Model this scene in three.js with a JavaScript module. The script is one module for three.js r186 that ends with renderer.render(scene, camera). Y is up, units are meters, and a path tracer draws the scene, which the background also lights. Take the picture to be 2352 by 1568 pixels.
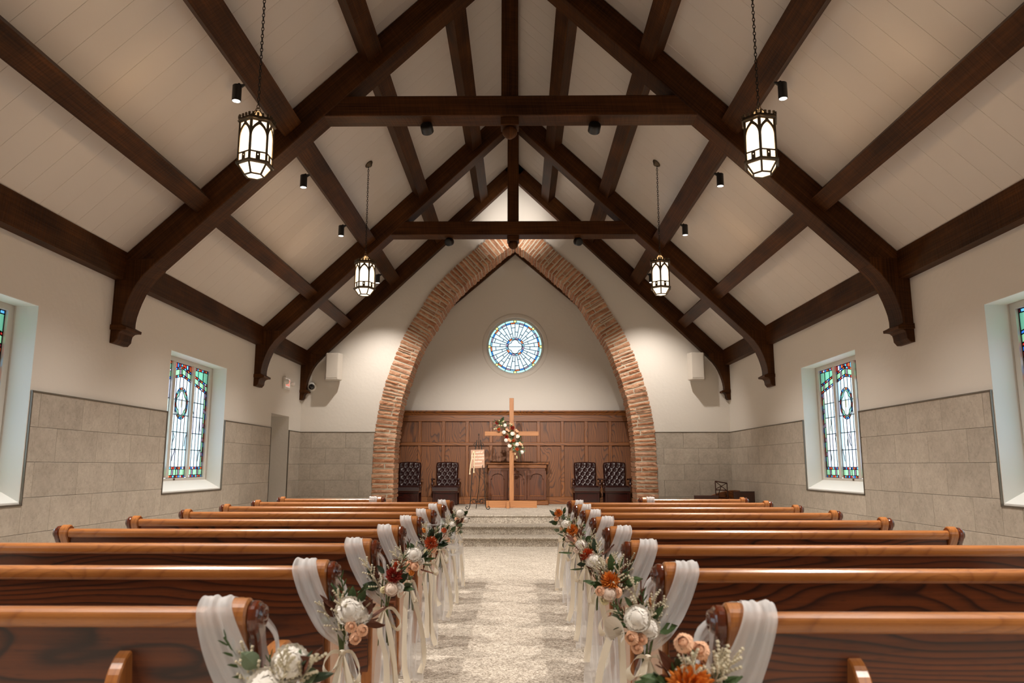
import * as THREE from 'three';
import { mergeGeometries } from 'three/addons/utils/BufferGeometryUtils.js';
import { RectAreaLightUniformsLib } from 'three/addons/lights/RectAreaLightUniformsLib.js';

// ---------------------------------------------------------------- camera, sky, exposure
const scene = new THREE.Scene();
const camera = new THREE.PerspectiveCamera(2 * Math.atan(784 / 1736.82) * 180 / Math.PI, 1.5, 0.05, 200);
camera.rotation.order = 'YXZ';
camera.position.set(0.0973, 1.2417, 0);
camera.rotation.set(0.1629, 0.0100, 0.0005);
camera.focus = 8.0;
camera.userData.fStop = 4.2;
scene.add(camera);
const renderer = new THREE.WebGLRenderer();
renderer.toneMapping = THREE.LinearToneMapping;
renderer.toneMappingExposure = 1.0;
renderer.shadowMap.enabled = true;
RectAreaLightUniformsLib.init();
scene.background = new THREE.Color().setRGB(0.74, 0.90, 1.0);   // bright overcast sky
scene.backgroundIntensity = 5.0;
const LIGHT = { lantern: 1.2, spot: 49, spotWall: 25, canFar: 140, canApex: 22 };
const WARM = new THREE.Color().setRGB(1.0, 0.66, 0.36), NEUTRAL = new THREE.Color().setRGB(1.0, 0.91, 0.82);

// ---------------------------------------------------------------- main measures (metres; depth D = -z)
const W = 4.23, ZB = 14.96, Z1 = 7.83, Z2 = 12.20, ZN = 17.07, NICHE = 3.0, FRONT = -3.2;
const ROOF_Y = 7.473, SL = 0.9622, RL = Math.hypot(1, SL), WAINS = 1.8976, PLAT = 0.41;
const roofY = (x) => ROOF_Y - SL * Math.abs(x);
const WIN = [[9.25, 11.07], [4.81, 6.63], [0.37, 2.19]], WB = 0.916, WT = 2.663;
const DOOR = [13.17, 14.2, 2.15];
const TH = 0.3;

// ---------------------------------------------------------------- helpers
let seed = 20240611;
function rnd() { seed |= 0; seed = seed + 0x6D2B79F5 | 0; let t = Math.imul(seed ^ seed >>> 15, 1 | seed); t = t + Math.imul(t ^ t >>> 7, 61 | t) ^ t; return ((t ^ t >>> 14) >>> 0) / 4294967296; }
const rr = (a, b) => a + (b - a) * rnd();
const pick = (a) => a[Math.floor(rnd() * a.length)];
const V3 = (x, y, z) => new THREE.Vector3(x, y, z);
const taken = {};
function numbered(n) { if (taken[n] === undefined) { taken[n] = 0; return n; } taken[n]++; return n + '_' + String(taken[n]).padStart(3, '0'); }
function mesh(name, geo, mat, parent) {
  const o = new THREE.Mesh(geo, mat); o.name = parent ? name : numbered(name); o.castShadow = o.receiveShadow = true;
  (parent || scene).add(o); return o;
}
function tag(o, label, category, group, kind) {
  o.userData.label = label; o.userData.category = category; if (group) o.userData.group = group; if (kind) o.userData.kind = kind; return o;
}
function thing(name, label, category, pos = [0, 0, 0], group, turn = 0) {
  const o = new THREE.Group(); o.name = numbered(name); scene.add(o); o.position.set(...pos); o.rotation.y = turn; return tag(o, label, category, group);
}
function struct(name, geo, mat, label, category) {
  const o = geo ? new THREE.Mesh(geo, mat) : new THREE.Group(); o.name = name; taken[name] = 0; o.castShadow = o.receiveShadow = true; scene.add(o);
  return tag(o, label, category, null, 'structure');
}
function sub(name, parent, pos = [0, 0, 0]) { const o = new THREE.Group(); o.name = name; o.position.set(...pos); parent.add(o); return o; }
// uv in metres by box mapping: u runs along the grain axis
function uvm(g, grain = 'x', ou = 0, ov = 0) {
  if (g.index) g = g.toNonIndexed();
  const p = g.attributes.position, n = g.attributes.normal, uv = new Float32Array(p.count * 2), gi = 'xyz'.indexOf(grain);
  const c = [0, 0, 0], m = [0, 0, 0];
  for (let i = 0; i < p.count; i++) {
    c[0] = p.getX(i); c[1] = p.getY(i); c[2] = p.getZ(i); m[0] = Math.abs(n.getX(i)); m[1] = Math.abs(n.getY(i)); m[2] = Math.abs(n.getZ(i));
    let a = m[0] >= m[1] && m[0] >= m[2] ? 0 : m[1] >= m[2] ? 1 : 2, u, v;
    if (a === gi) { u = c[(a + 1) % 3]; v = c[(a + 2) % 3]; } else { u = c[gi]; v = c[3 - gi - a]; }
    uv[2 * i] = u + ou; uv[2 * i + 1] = v + ov;
  }
  g.setAttribute('uv', new THREE.BufferAttribute(uv, 2)); return g;
}
function flip(g) { // reverse winding of a non-indexed or indexed geometry
  if (g.index) { const a = g.index.array; for (let i = 0; i < a.length; i += 3) { const t = a[i]; a[i] = a[i + 1]; a[i + 1] = t; } return g; }
  for (const k of Object.keys(g.attributes)) { const at = g.attributes[k], s = at.itemSize, a = at.array; for (let i = 0; i < at.count; i += 3) for (let c = 0; c < s; c++) { const t = a[i * s + c]; a[i * s + c] = a[(i + 1) * s + c]; a[(i + 1) * s + c] = t; } }
  return g;
}
function xf(g, m) { g.applyMatrix4(m); return m.determinant() < 0 ? flip(g) : g; }
const basis = (a, b, c, o = [0, 0, 0]) => new THREE.Matrix4().makeBasis(V3(...a), V3(...b), V3(...c)).setPosition(...o);
// shape drawn in (D, Y), extruded towards +x (dir 1) or -x (dir -1)
const sideM = (dir, x = 0) => basis([0, 0, -1], [0, 1, 0], [dir, 0, 0], [x, 0, 0]);
// shape drawn in (X, Y), extruded away from the altar-facing camera (towards -z)
const frontM = (D = 0) => basis([1, 0, 0], [0, 1, 0], [0, 0, -1], [0, 0, -D]);
function shape(pts, holes = []) {
  const s = new THREE.Shape(pts.map((p) => new THREE.Vector2(p[0], p[1])));
  for (const h of holes) s.holes.push(new THREE.Path(h.map((p) => new THREE.Vector2(p[0], p[1]))));
  return s;
}
function ext(pts, depth, bevel = 0, holes = [], seg = 1) {
  const g = new THREE.ExtrudeGeometry(shape(pts, holes), { depth: depth - 2 * bevel, bevelEnabled: bevel > 0, bevelThickness: bevel, bevelSize: bevel, bevelOffset: -bevel, bevelSegments: seg, steps: 1 });
  g.translate(0, 0, bevel); return g;
}
const rect = (x0, y0, x1, y1) => [[x0, y0], [x1, y0], [x1, y1], [x0, y1]];
// chamfered box centred at (x, y, z)
function box(w, h, d, x = 0, y = 0, z = 0, grain = 'x', c = 0.004) {
  c = Math.min(c, w * 0.3, h * 0.3, d * 0.3);
  const g = ext(rect(-w / 2, -h / 2, w / 2, h / 2), d, c); g.translate(0, 0, -d / 2);
  const o = uvm(g, grain, rr(0, 3), rr(0, 3)); o.translate(x, y, z); return o;
}
function plainBox(w, h, d, x = 0, y = 0, z = 0, grain = 'x') { const g = uvm(new THREE.BoxGeometry(w, h, d), grain, rr(0, 3), rr(0, 3)); g.translate(x, y, z); return g; }
function clean(g) { if (g.index) g = g.toNonIndexed(); for (const k of Object.keys(g.attributes)) if (!['position', 'normal', 'uv'].includes(k)) g.deleteAttribute(k); return g; }
const merge = (l) => mergeGeometries(l.map(clean));
function cyl(r0, r1, h, x = 0, y = 0, z = 0, n = 12) { const g = new THREE.CylinderGeometry(r1, r0, h, n); g.translate(x, y, z); return g; }
function rod(a, b, r, n = 6) {
  const d = V3(...b).sub(V3(...a)), l = d.length(), g = new THREE.CylinderGeometry(r, r, l, n); g.translate(0, l / 2, 0);
  g.applyQuaternion(new THREE.Quaternion().setFromUnitVectors(V3(0, 1, 0), d.normalize())); g.translate(...a); return g;
}
function tube(pts, r, n = 24, k = 6) { return new THREE.TubeGeometry(new THREE.CatmullRomCurve3(pts.map((p) => V3(...p))), n, r, k); }
function lathe(pts, n = 16) { return new THREE.LatheGeometry(pts.map((p) => new THREE.Vector2(p[0], p[1])), n); }
function spline(pts, n) { const c = new THREE.CatmullRomCurve3(pts.map((p) => V3(p[0], p[1], 0)), false, 'centripetal'); return c.getPoints(n).map((v) => [v.x, v.y]); }

// ---------------------------------------------------------------- noise and textures
const PERM = Array.from({ length: 512 }, () => rnd());
const hash2 = (x, y) => PERM[(PERM[x & 511] * 509 + y * 17 & 511)];
function vn(x, y, px, py) { // periodic value noise
  const x0 = Math.floor(x), y0 = Math.floor(y); let fx = x - x0, fy = y - y0; fx = fx * fx * (3 - 2 * fx); fy = fy * fy * (3 - 2 * fy);
  const w = (a, p) => ((a % p) + p) % p, a = hash2(w(x0, px), w(y0, py)), b = hash2(w(x0 + 1, px), w(y0, py)), c = hash2(w(x0, px), w(y0 + 1, py)), d = hash2(w(x0 + 1, px), w(y0 + 1, py));
  return a + (b - a) * fx + (c - a) * fy + (a - b - c + d) * fx * fy;
}
function fbm(u, v, px, py, oct = 4) { let s = 0, a = 0.5, t = 0; for (let i = 0; i < oct; i++) { s += a * vn(u * px, v * py, px, py); t += a; a *= 0.5; px *= 2; py *= 2; } return s / t; }
function tex(w, h, mx, my, fn, srgb = true) { // fn(u, v in 0..1) gives [r, g, b] in 0..1 (sRGB); the tile measures mx by my metres
  const d = new Uint8Array(w * h * 4);
  for (let j = 0; j < h; j++) for (let i = 0; i < w; i++) { const c = fn(i / w, j / h), k = 4 * (j * w + i); for (let q = 0; q < 3; q++) d[k + q] = Math.max(0, Math.min(255, c[q] * 255)); d[k + 3] = 255; }
  const t = new THREE.DataTexture(d, w, h); t.wrapS = t.wrapT = THREE.RepeatWrapping; t.magFilter = THREE.LinearFilter; t.minFilter = THREE.LinearMipmapLinearFilter; t.generateMipmaps = true;
  if (srgb) t.colorSpace = THREE.SRGBColorSpace; t.repeat.set(1 / mx, 1 / my); t.needsUpdate = true; return t;
}
const mixc = (a, b, t) => [a[0] + (b[0] - a[0]) * t, a[1] + (b[1] - a[1]) * t, a[2] + (b[2] - a[2]) * t];
const rgb = (r, g, b) => [r / 255, g / 255, b / 255];
function oak(light, dark, rings, contrast, w = 1024, h = 512, mx = 2.4, my = 0.8) { // grain along u with cathedral arches
  return tex(w, h, mx, my, (u, v) => {
    const warp = fbm(u, v, 2, 3, 3) * 2.2 + fbm(u, v, 7, 5, 2) * 0.3;
    const t = v * rings + warp * rings * 0.26, f = t - Math.floor(t);
    let ring = f < 0.75 ? f / 0.75 : (1 - f) / 0.25; ring = Math.pow(ring, 3.6);
    const pore = vn(u * 60, v * 300, 60, 300), streak = fbm(u, v, 4, 90, 2), broad = fbm(u, v, 4, 3, 2);
    let k = ring * contrast + (pore > 0.72 ? (pore - 0.72) * 0.9 : 0) + (streak - 0.5) * 0.4 + (broad - 0.5) * 0.25 + 0.12;
    return mixc(light, dark, Math.max(0, Math.min(1, k)));
  });
}
const T = {};
T.pew = oak(rgb(138, 73, 29), rgb(54, 22, 7), 21, 1.0);
T.panel = oak(rgb(142, 84, 29), rgb(74, 38, 9), 18, 0.9);
T.tan = oak(rgb(178, 112, 54), rgb(130, 73, 30), 14, 0.45, 512, 256, 1.2, 0.4);
T.beam = tex(1024, 256, 2.4, 0.6, (u, v) => { const s = fbm(u, v, 4, 60, 3), b = fbm(u, v, 5, 3, 3), saw = vn(u * 220 + v * 8, v * 2, 220, 2), k = (s - 0.5) * 0.8 + (b - 0.5) * 0.9 + (saw - 0.5) * 0.25 + 0.5; return mixc(rgb(86, 51, 22), rgb(40, 21, 8), Math.max(0, Math.min(1, k))); });
T.beamBump = tex(512, 256, 1.2, 0.6, (u, v) => { const k = vn(u * 110 + v * 6, v * 3, 110, 3) * 0.55 + fbm(u, v, 6, 60, 2) * 0.45; return [k, k, k]; }, false);
T.pine = oak(rgb(178, 122, 74), rgb(140, 88, 48), 7, 0.5, 512, 256, 1.6, 0.4);
T.carpet = tex(1024, 1024, 1.3, 1.3, (u, v) => {
  const a = vn(u * 210, v * 210, 210, 210), b = vn(u * 90 + 7, v * 90 + 3, 90, 90), c = fbm(u, v, 10, 10, 3), w = vn(u * 330, v * 330, 330, 330);
  let k = (a - 0.5) * 1.0 + (b - 0.5) * 0.55 + (c - 0.5) * 0.35 + (w - 0.5) * 0.5 + 0.48;
  return mixc(rgb(226, 217, 203), rgb(142, 130, 115), Math.max(0, Math.min(1, k)));
});
T.carpetBump = tex(512, 512, 0.65, 0.65, (u, v) => { const k = vn(u * 105, v * 105, 105, 105) * 0.6 + vn(u * 190, v * 190, 190, 190) * 0.4; return [k, k, k]; }, false);
T.stone = tex(1024, 1024, 1.5, 1.5, (u, v) => {
  const a = fbm(u, v, 12, 12, 5), b = fbm(u, v, 60, 60, 2), p = vn(u * 170, v * 170, 170, 170), q = vn(u * 40, v * 62, 40, 62);
  let k = (a - 0.5) * 0.55 + (b - 0.5) * 0.45 + 0.42 + (p > 0.86 ? 0.35 : 0) + (q > 0.93 ? 0.25 : 0) - (p < 0.06 ? 0.3 : 0);
  return mixc(rgb(204, 194, 180), rgb(162, 151, 137), Math.max(0, Math.min(1, k)));
});
T.sand = tex(512, 512, 0.6, 0.6, (u, v) => { const a = fbm(u, v, 7, 9, 5), b = fbm(u, v, 40, 60, 2), k = (a - 0.5) * 1.5 + (b - 0.5) * 0.7 + 0.45; return mixc([1, 0.98, 0.95], [0.78, 0.68, 0.6], Math.max(0, Math.min(1, k))); });
T.sandBump = tex(256, 256, 0.3, 0.3, (u, v) => { const k = fbm(u, v, 10, 14, 4); return [k, k, k]; }, false);
T.plaster = tex(512, 512, 1.2, 1.2, (u, v) => { const k = fbm(u, v, 30, 30, 4); return [k, k, k]; }, false);
T.leather = tex(256, 256, 0.2, 0.2, (u, v) => { const k = fbm(u, v, 28, 28, 3); return [k, k, k]; }, false);
T.fabric = tex(256, 256, 0.05, 0.05, (u, v) => { const k = 0.5 + 0.25 * Math.sin(u * 2 * Math.PI * 24) + 0.25 * Math.sin(v * 2 * Math.PI * 24); return [k, k, k]; }, false);

const std = (o) => new THREE.MeshStandardMaterial(o), phys = (o) => new THREE.MeshPhysicalMaterial(o);
const C = (r, g, b) => new THREE.Color().setRGB(r / 255, g / 255, b / 255, THREE.SRGBColorSpace);
const M = {
  wall: std({ color: C(226, 220, 211), roughness: 0.75, bumpMap: T.plaster, bumpScale: 0.0015 }),
  reveal: std({ color: C(234, 234, 230), roughness: 0.6 }),
  ceiling: std({ color: C(205, 196, 187), roughness: 0.38 }),
  ceilingBack: std({ color: C(200, 188, 172), roughness: 0.8 }),
  carpet: std({ map: T.carpet, roughness: 0.95, bumpMap: T.carpetBump, bumpScale: 0.003 }),
  beam: phys({ map: T.beam, roughness: 0.5, specularIntensity: 0.25, bumpMap: T.beamBump, bumpScale: 0.002 }),
  pew: phys({ map: T.pew, roughness: 0.38, clearcoat: 0.5, clearcoatRoughness: 0.22 }),
  pewLight: phys({ map: T.tan, roughness: 0.34, clearcoat: 0.6, clearcoatRoughness: 0.2 }),
  pewDark: phys({ map: T.pew, color: C(196, 160, 136), roughness: 0.2, clearcoat: 0.9, clearcoatRoughness: 0.1 }),
  panel: phys({ map: T.panel, color: C(232, 228, 222), roughness: 0.5, clearcoat: 0.1, clearcoatRoughness: 0.3 }),  // tinted darker than panelFrame, standing in for shade on the sunk panels
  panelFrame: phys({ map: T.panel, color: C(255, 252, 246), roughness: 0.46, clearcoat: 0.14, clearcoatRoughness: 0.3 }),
  table: phys({ map: T.panel, color: C(190, 170, 160), roughness: 0.4, clearcoat: 0.3, clearcoatRoughness: 0.3 }),
  pine: std({ map: T.pine, roughness: 0.55 }),
  mortar: std({ color: C(204, 194, 174), roughness: 0.95, bumpMap: T.sandBump, bumpScale: 0.003 }),
  metalTrim: std({ color: C(128, 122, 112), roughness: 0.4, metalness: 0.8 }),
  white: std({ color: C(232, 230, 224), roughness: 0.5 }),
  speaker: std({ color: C(206, 198, 187), roughness: 0.6 }),
  frame: std({ color: C(214, 210, 202), roughness: 0.5 }),
  shadeGrey: std({ color: C(150, 143, 130), roughness: 0.6 }),
  lead: std({ color: C(42, 38, 40), roughness: 0.5, metalness: 0.4 }),
  iron: std({ color: C(52, 48, 44), roughness: 0.45, metalness: 0.7 }),
  black: std({ color: C(26, 25, 25), roughness: 0.4 }),
  bronze: std({ color: C(92, 80, 64), roughness: 0.42, metalness: 0.75 }),
  lampGlass: std({ color: C(250, 236, 210), roughness: 0.5, emissive: new THREE.Color().setRGB(1.0, 0.86, 0.66), emissiveIntensity: 1.7 }),
  lampTop: std({ color: C(240, 190, 120), roughness: 0.5, emissive: new THREE.Color().setRGB(1.0, 0.62, 0.28), emissiveIntensity: 0.8 }),
  spotLens: std({ color: C(255, 250, 240), emissive: new THREE.Color().setRGB(1, 0.97, 0.92), emissiveIntensity: 4 }),
  leather: phys({ color: C(38, 11, 11), roughness: 0.4, clearcoat: 0.4, clearcoatRoughness: 0.15, bumpMap: T.leather, bumpScale: 0.001 }),
  cherry: phys({ map: T.pew, color: C(110, 56, 44), roughness: 0.25, clearcoat: 0.6, clearcoatRoughness: 0.15 }),
  organ: phys({ map: T.panel, color: C(120, 84, 66), roughness: 0.35, clearcoat: 0.4, clearcoatRoughness: 0.2 }),
  tulle: phys({ color: C(246, 246, 246), roughness: 0.8, transmission: 0.3, thickness: 0, side: THREE.DoubleSide, transparent: true, opacity: 0.7, bumpMap: T.fabric, bumpScale: 0.0004 }),
  tulleThin: phys({ color: C(240, 240, 240), roughness: 0.8, transmission: 0.35, thickness: 0, side: THREE.DoubleSide, transparent: true, opacity: 0.5 }),
  satin: phys({ color: C(236, 226, 206), roughness: 0.35, sheen: 0.4, sheenColor: C(255, 250, 240), side: THREE.DoubleSide }),
  board: std({ color: C(190, 158, 132), roughness: 0.7 }),
  cord: std({ color: C(226, 206, 172), roughness: 0.9 }),
  signRed: std({ color: C(255, 90, 60), emissive: new THREE.Color().setRGB(1, 0.17, 0.06), emissiveIntensity: 1.2 }),
  lensBlack: phys({ color: C(12, 12, 14), roughness: 0.1, clearcoat: 1 }),
};
const FL = {
  white: std({ color: C(240, 234, 224), roughness: 0.7, side: THREE.DoubleSide }), blush: std({ color: C(236, 214, 196), roughness: 0.7, side: THREE.DoubleSide }),
  peach: std({ color: C(238, 186, 150), roughness: 0.7, side: THREE.DoubleSide }), orange: std({ color: C(222, 132, 44), roughness: 0.7, side: THREE.DoubleSide }),
  rust: std({ color: C(196, 84, 36), roughness: 0.7, side: THREE.DoubleSide }), red: std({ color: C(150, 36, 18), roughness: 0.7, side: THREE.DoubleSide }), cream: std({ color: C(226, 214, 168), roughness: 0.8, side: THREE.DoubleSide }),
  astilbe: std({ color: C(206, 196, 170), roughness: 0.9 }), stem: std({ color: C(84, 96, 52), roughness: 0.7 }), brownLeaf: std({ color: C(98, 54, 34), roughness: 0.7, side: THREE.DoubleSide }),
  green: std({ color: C(62, 84, 42), roughness: 0.6, side: THREE.DoubleSide }), sage: std({ color: C(112, 128, 100), roughness: 0.65, side: THREE.DoubleSide }), dark: std({ color: C(40, 58, 34), roughness: 0.6, side: THREE.DoubleSide }),
};
console.log('textures done');
// ---------------------------------------------------------------- floor, steps, platform
const floorG = uvm(new THREE.BoxGeometry(2 * W + 0.8, 0.1, ZN - FRONT + 0.9), 'x'); floorG.translate(0, -0.05, -(ZN + FRONT) / 2);
struct('floor', floorG, M.carpet, 'mottled beige carpet running up the aisle under the pews', 'floor');
const STEP = [12.14, 12.67, 13.25], SX = 2.72;
{
  const st = struct('floor_platform', null, null, 'carpeted altar platform with three low steps', 'platform');
  for (let i = 0; i < 3; i++) {
    const y0 = PLAT / 3 * i, y1 = PLAT / 3 * (i + 1), d0 = STEP[i], d1 = ZN + 0.05, wx = i < 2 ? SX : SX;
    const pr = [[d0, y0], [d0, y1 - 0.03], [d0 - 0.02, y1 - 0.022], [d0 - 0.022, y1 - 0.01], [d0 - 0.012, y1], [d1, y1], [d1, y0]];
    const g = xf(ext(pr, 2 * wx), sideM(1, -wx)); mesh('step', uvm(g, 'x', 0.3 * i, 0.21 * i), M.carpet, st);
  }
  const g = uvm(new THREE.BoxGeometry(2 * NICHE, PLAT, ZN - ZB - 0.1), 'x'); g.translate(0, PLAT / 2 - 0.001, -(ZN + ZB + 0.1) / 2); mesh('platform_floor', g, M.carpet, st);
}

// ---------------------------------------------------------------- side walls with stone tiles
function cutRects(list, hole) { // subtract an axis-aligned rectangle from rectangles [x0, y0, x1, y1]
  const out = [];
  for (const [x0, y0, x1, y1] of list) {
    const a0 = Math.max(x0, hole[0]), a1 = Math.min(x1, hole[2]), b0 = Math.max(y0, hole[1]), b1 = Math.min(y1, hole[3]);
    if (a0 >= a1 || b0 >= b1) { out.push([x0, y0, x1, y1]); continue; }
    if (a0 > x0) out.push([x0, y0, a0, y1]); if (a1 < x1) out.push([a1, y0, x1, y1]);
    if (b0 > y0) out.push([a0, y0, a1, b0]); if (b1 < y1) out.push([a0, b1, a1, y1]);
  }
  return out.filter((r) => r[2] - r[0] > 0.02 && r[3] - r[1] > 0.02);
}
const tileMats = [0, 1, 2, 3, 4].map((i) => std({ map: T.stone, color: new THREE.Color().setScalar(0.9 + 0.025 * i), roughness: 0.6, bumpMap: T.stone, bumpScale: 0.0008 }));
function tileGrid(parent, x0, x1, joint, holes, M4) { // tiles on a plane, coordinates (x along the wall, y up); the matrix puts them on it
  const TW = 0.68, THT = 0.3085, gap = 0.0018;
  for (let row = 0; row < 7; row++) {
    const y1 = WAINS - 0.008 - THT * row, y0 = y1 - THT < 0.06 ? 0 : y1 - THT; if (y1 < 0.1) continue;
    const off = joint + (row % 2 ? 0.29 : 0);
    for (let k = Math.floor((x0 - off) / TW); off + k * TW < x1; k++) {
      let l = [[Math.max(x0, off + k * TW), y0, Math.min(x1, off + (k + 1) * TW), y1]];
      if (l[0][2] - l[0][0] < 0.02) continue;
      for (const h of holes) l = cutRects(l, h);
      for (const [a, b, c, d] of l) {
        const g = ext(rect(a + gap, b + gap, c - gap, d - gap), 0.014, 0.0016);
        mesh('tile', xf(uvm(g, 'x', rr(0, 5), rr(0, 5)), M4), pick(tileMats), parent);
      }
    }
  }
}
const winRects = WIN.map(([a, b]) => [a, WB, b, WT]);
function sideWall(dir, name, label) {
  const holes = WIN.map(([a, b]) => rect(a, WB, b, WT)); if (dir < 0) holes.push(rect(DOOR[0], 0.001, DOOR[1], DOOR[2]));
  const g = uvm(xf(ext(rect(FRONT, 0, ZB + 0.1, 3.75), 0.36, 0, holes), sideM(dir, dir * W)), 'z');
  const w = struct(name, g, M.wall, label, 'wall');
  const th = winRects.map((r) => [r[0] - 0.018, r[1] - 0.018, r[2] + 0.018, r[3]]); if (dir < 0) th.push([DOOR[0] - 0.02, -1, DOOR[1] + 0.02, 3]);
  tileGrid(w, 3.2, ZB, 6.766, th, sideM(-dir, dir * W));
  const slab = cutRects([[FRONT, 0, 3.2, WAINS - 0.008]], th[2]).map((r) => ext(rect(...r), 0.014));
  mesh('wainscot', uvm(xf(mergeGeometries(slab), sideM(-dir, dir * W)), 'z'), tileMats[2], w);
  // slim metal edging on top of the tiles and beside the windows
  const bars = [], segs = [[FRONT, WIN[2][0]], [WIN[2][1], WIN[1][0]], [WIN[1][1], WIN[0][0]], [WIN[0][1], dir < 0 ? DOOR[0] : ZB], dir < 0 ? [DOOR[1], ZB] : null];
  for (const s of segs) if (s) bars.push(ext(rect(s[0], WAINS - 0.008, s[1], WAINS + 0.004), 0.022, 0.003));
  for (const [a, b] of WIN) { bars.push(ext(rect(a - 0.018, WB - 0.018, a - 0.004, WAINS), 0.022, 0.003), ext(rect(b + 0.004, WB - 0.018, b + 0.018, WAINS), 0.022, 0.003), ext(rect(a - 0.018, WB - 0.018, b + 0.018, WB - 0.004), 0.022, 0.003)); }
  if (dir < 0) bars.push(ext(rect(DOOR[0] - 0.016, 0, DOOR[0] - 0.004, WAINS), 0.022, 0.003), ext(rect(DOOR[1] + 0.004, 0, DOOR[1] + 0.016, WAINS), 0.022, 0.003));
  bars.forEach((b) => mesh('metal_edging', uvm(xf(b, sideM(-dir, dir * W)), 'z'), M.metalTrim, w));
  return w;
}
sideWall(-1, 'wall_left', 'cream plaster wall over beige stone tiles, with the doorway and exit sign');
sideWall(1, 'wall_right', 'cream plaster wall over beige stone tiles, behind the organ');
{ // doorway recess closed by an added slab, its shade painted grey
  const d = struct('door_1', null, null, 'doorway below the exit sign, closed by an added slab in shade grey', 'door');
  mesh('recess_slab', box(0.05, DOOR[2], DOOR[1] - DOOR[0], -W - 0.42, DOOR[2] / 2, -(DOOR[0] + DOOR[1]) / 2, 'y'), M.shadeGrey, d);
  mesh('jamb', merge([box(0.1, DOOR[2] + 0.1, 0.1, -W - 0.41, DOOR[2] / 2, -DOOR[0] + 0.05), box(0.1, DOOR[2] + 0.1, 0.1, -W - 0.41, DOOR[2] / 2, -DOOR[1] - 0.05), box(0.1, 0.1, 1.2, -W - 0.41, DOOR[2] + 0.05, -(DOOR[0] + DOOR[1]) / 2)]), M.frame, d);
}
{ // wall behind the camera
  const g = uvm(xf(ext([[-W - 0.36, 0], [W + 0.36, 0], [W + 0.36, roofY(W + 0.36)], [0, ROOF_Y], [-W - 0.36, roofY(W + 0.36)]], 0.2), frontM(FRONT - 0.2)), 'x');
  struct('wall_front', g, M.wall, 'plain cream gable wall at the entrance end', 'wall');
}

// ---------------------------------------------------------------- ceiling boards on both slopes
{ // boards are placed by position and turn only, so both slopes use a right-handed frame
  for (const dir of [-1, 1]) {
    const len = (W + 0.36) * RL, t = V3(-dir / RL, SL / RL, 0), n = V3(-dir * SL / RL, -1 / RL, 0), eave = V3(dir * (W + 0.36), roofY(W + 0.36), 0);
    const v = new THREE.Vector3().crossVectors(n, t); // along D or against it
    const fr = new THREE.Matrix4().makeBasis(t, v, n).setPosition(eave), s = v.z < 0 ? 1 : -1; // s: sign of D along v
    const sg = ext(s > 0 ? rect(0, FRONT - 0.2, len + 0.24, ZB + 0.12) : rect(0, -ZB - 0.12, len + 0.24, -FRONT + 0.2), 0.2); sg.translate(0, 0, -0.222); sg.applyMatrix4(fr);
    const c = struct(dir < 0 ? 'ceiling_left' : 'ceiling_right', uvm(sg, 'z'), M.ceilingBack, dir < 0 ? 'white boarded ceiling slope above the exit sign wall' : 'white boarded ceiling slope above the organ wall', 'ceiling');
    const BW = 0.27, g = uvm(ext(rect(0, 0.0007, len, BW - 0.0007), 0.022, 0.002), 'x'), q = new THREE.Quaternion().setFromRotationMatrix(fr);
    for (let d = ZB; d > FRONT; d -= BW) {
      const b = mesh('board', g, M.ceiling, c), lo = s > 0 ? d - BW : -d;
      b.quaternion.copy(q); b.position.copy(V3(0, lo, -0.022).applyMatrix4(fr));
    }
  }
}

// ---------------------------------------------------------------- arch wall and stone arch
const outerPts = [[2.775, 0.0], [2.775, 0.7], [2.765, 1.37], [2.741, 1.88], [2.67, 2.4], [2.565, 2.85], [2.418, 3.3], [2.21, 3.815], [1.95, 4.26], [1.635, 4.77], [1.255, 5.18], [0.99, 5.425], [0.538, 5.826], [0.0, 6.215]];
const archCurve = new THREE.CatmullRomCurve3(outerPts.map((p) => V3(p[0], p[1], 0)), false, 'centripetal');
const ARCH_T = 0.42;
const archPts = archCurve.getSpacedPoints(240), archLen = archCurve.getLength();
function archAt(s) { // s in metres along the extrados from the floor: position, inward normal
  const f = Math.max(0, Math.min(240, s / archLen * 240)), i = Math.min(239, Math.floor(f)), a = archPts[i], b = archPts[i + 1], t = f - i;
  const i0 = Math.max(0, i - 2), i1 = Math.min(240, i + 3), d = archPts[i1].clone().sub(archPts[i0]).normalize();
  return { p: a.clone().lerp(b, t), n: V3(-d.y, d.x, 0), t: d }; // n points to the inside (towards x = 0 and down)
}
function archOffset(off) { const l = []; for (let i = 0; i <= 120; i++) { const { p, n } = archAt(archLen * i / 120); const x = p.x + n.x * off, y = p.y + n.y * off; if (x < 0) { const q = l[l.length - 1]; if (q && q[0] > 0) l.push([0, q[1] + (y - q[1]) * q[0] / (q[0] - x)]); break; } l.push([x, y]); } if (l[l.length - 1][0] > 0) l.push([0, l[l.length - 1][1]]); return l; }
{ const a = archAt(2); if (a.n.x > 0) throw new Error('arch normal'); }
const full = (half) => [...half, ...half.slice(0, -1).reverse().map(([x, y]) => [-x, y])];
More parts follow.
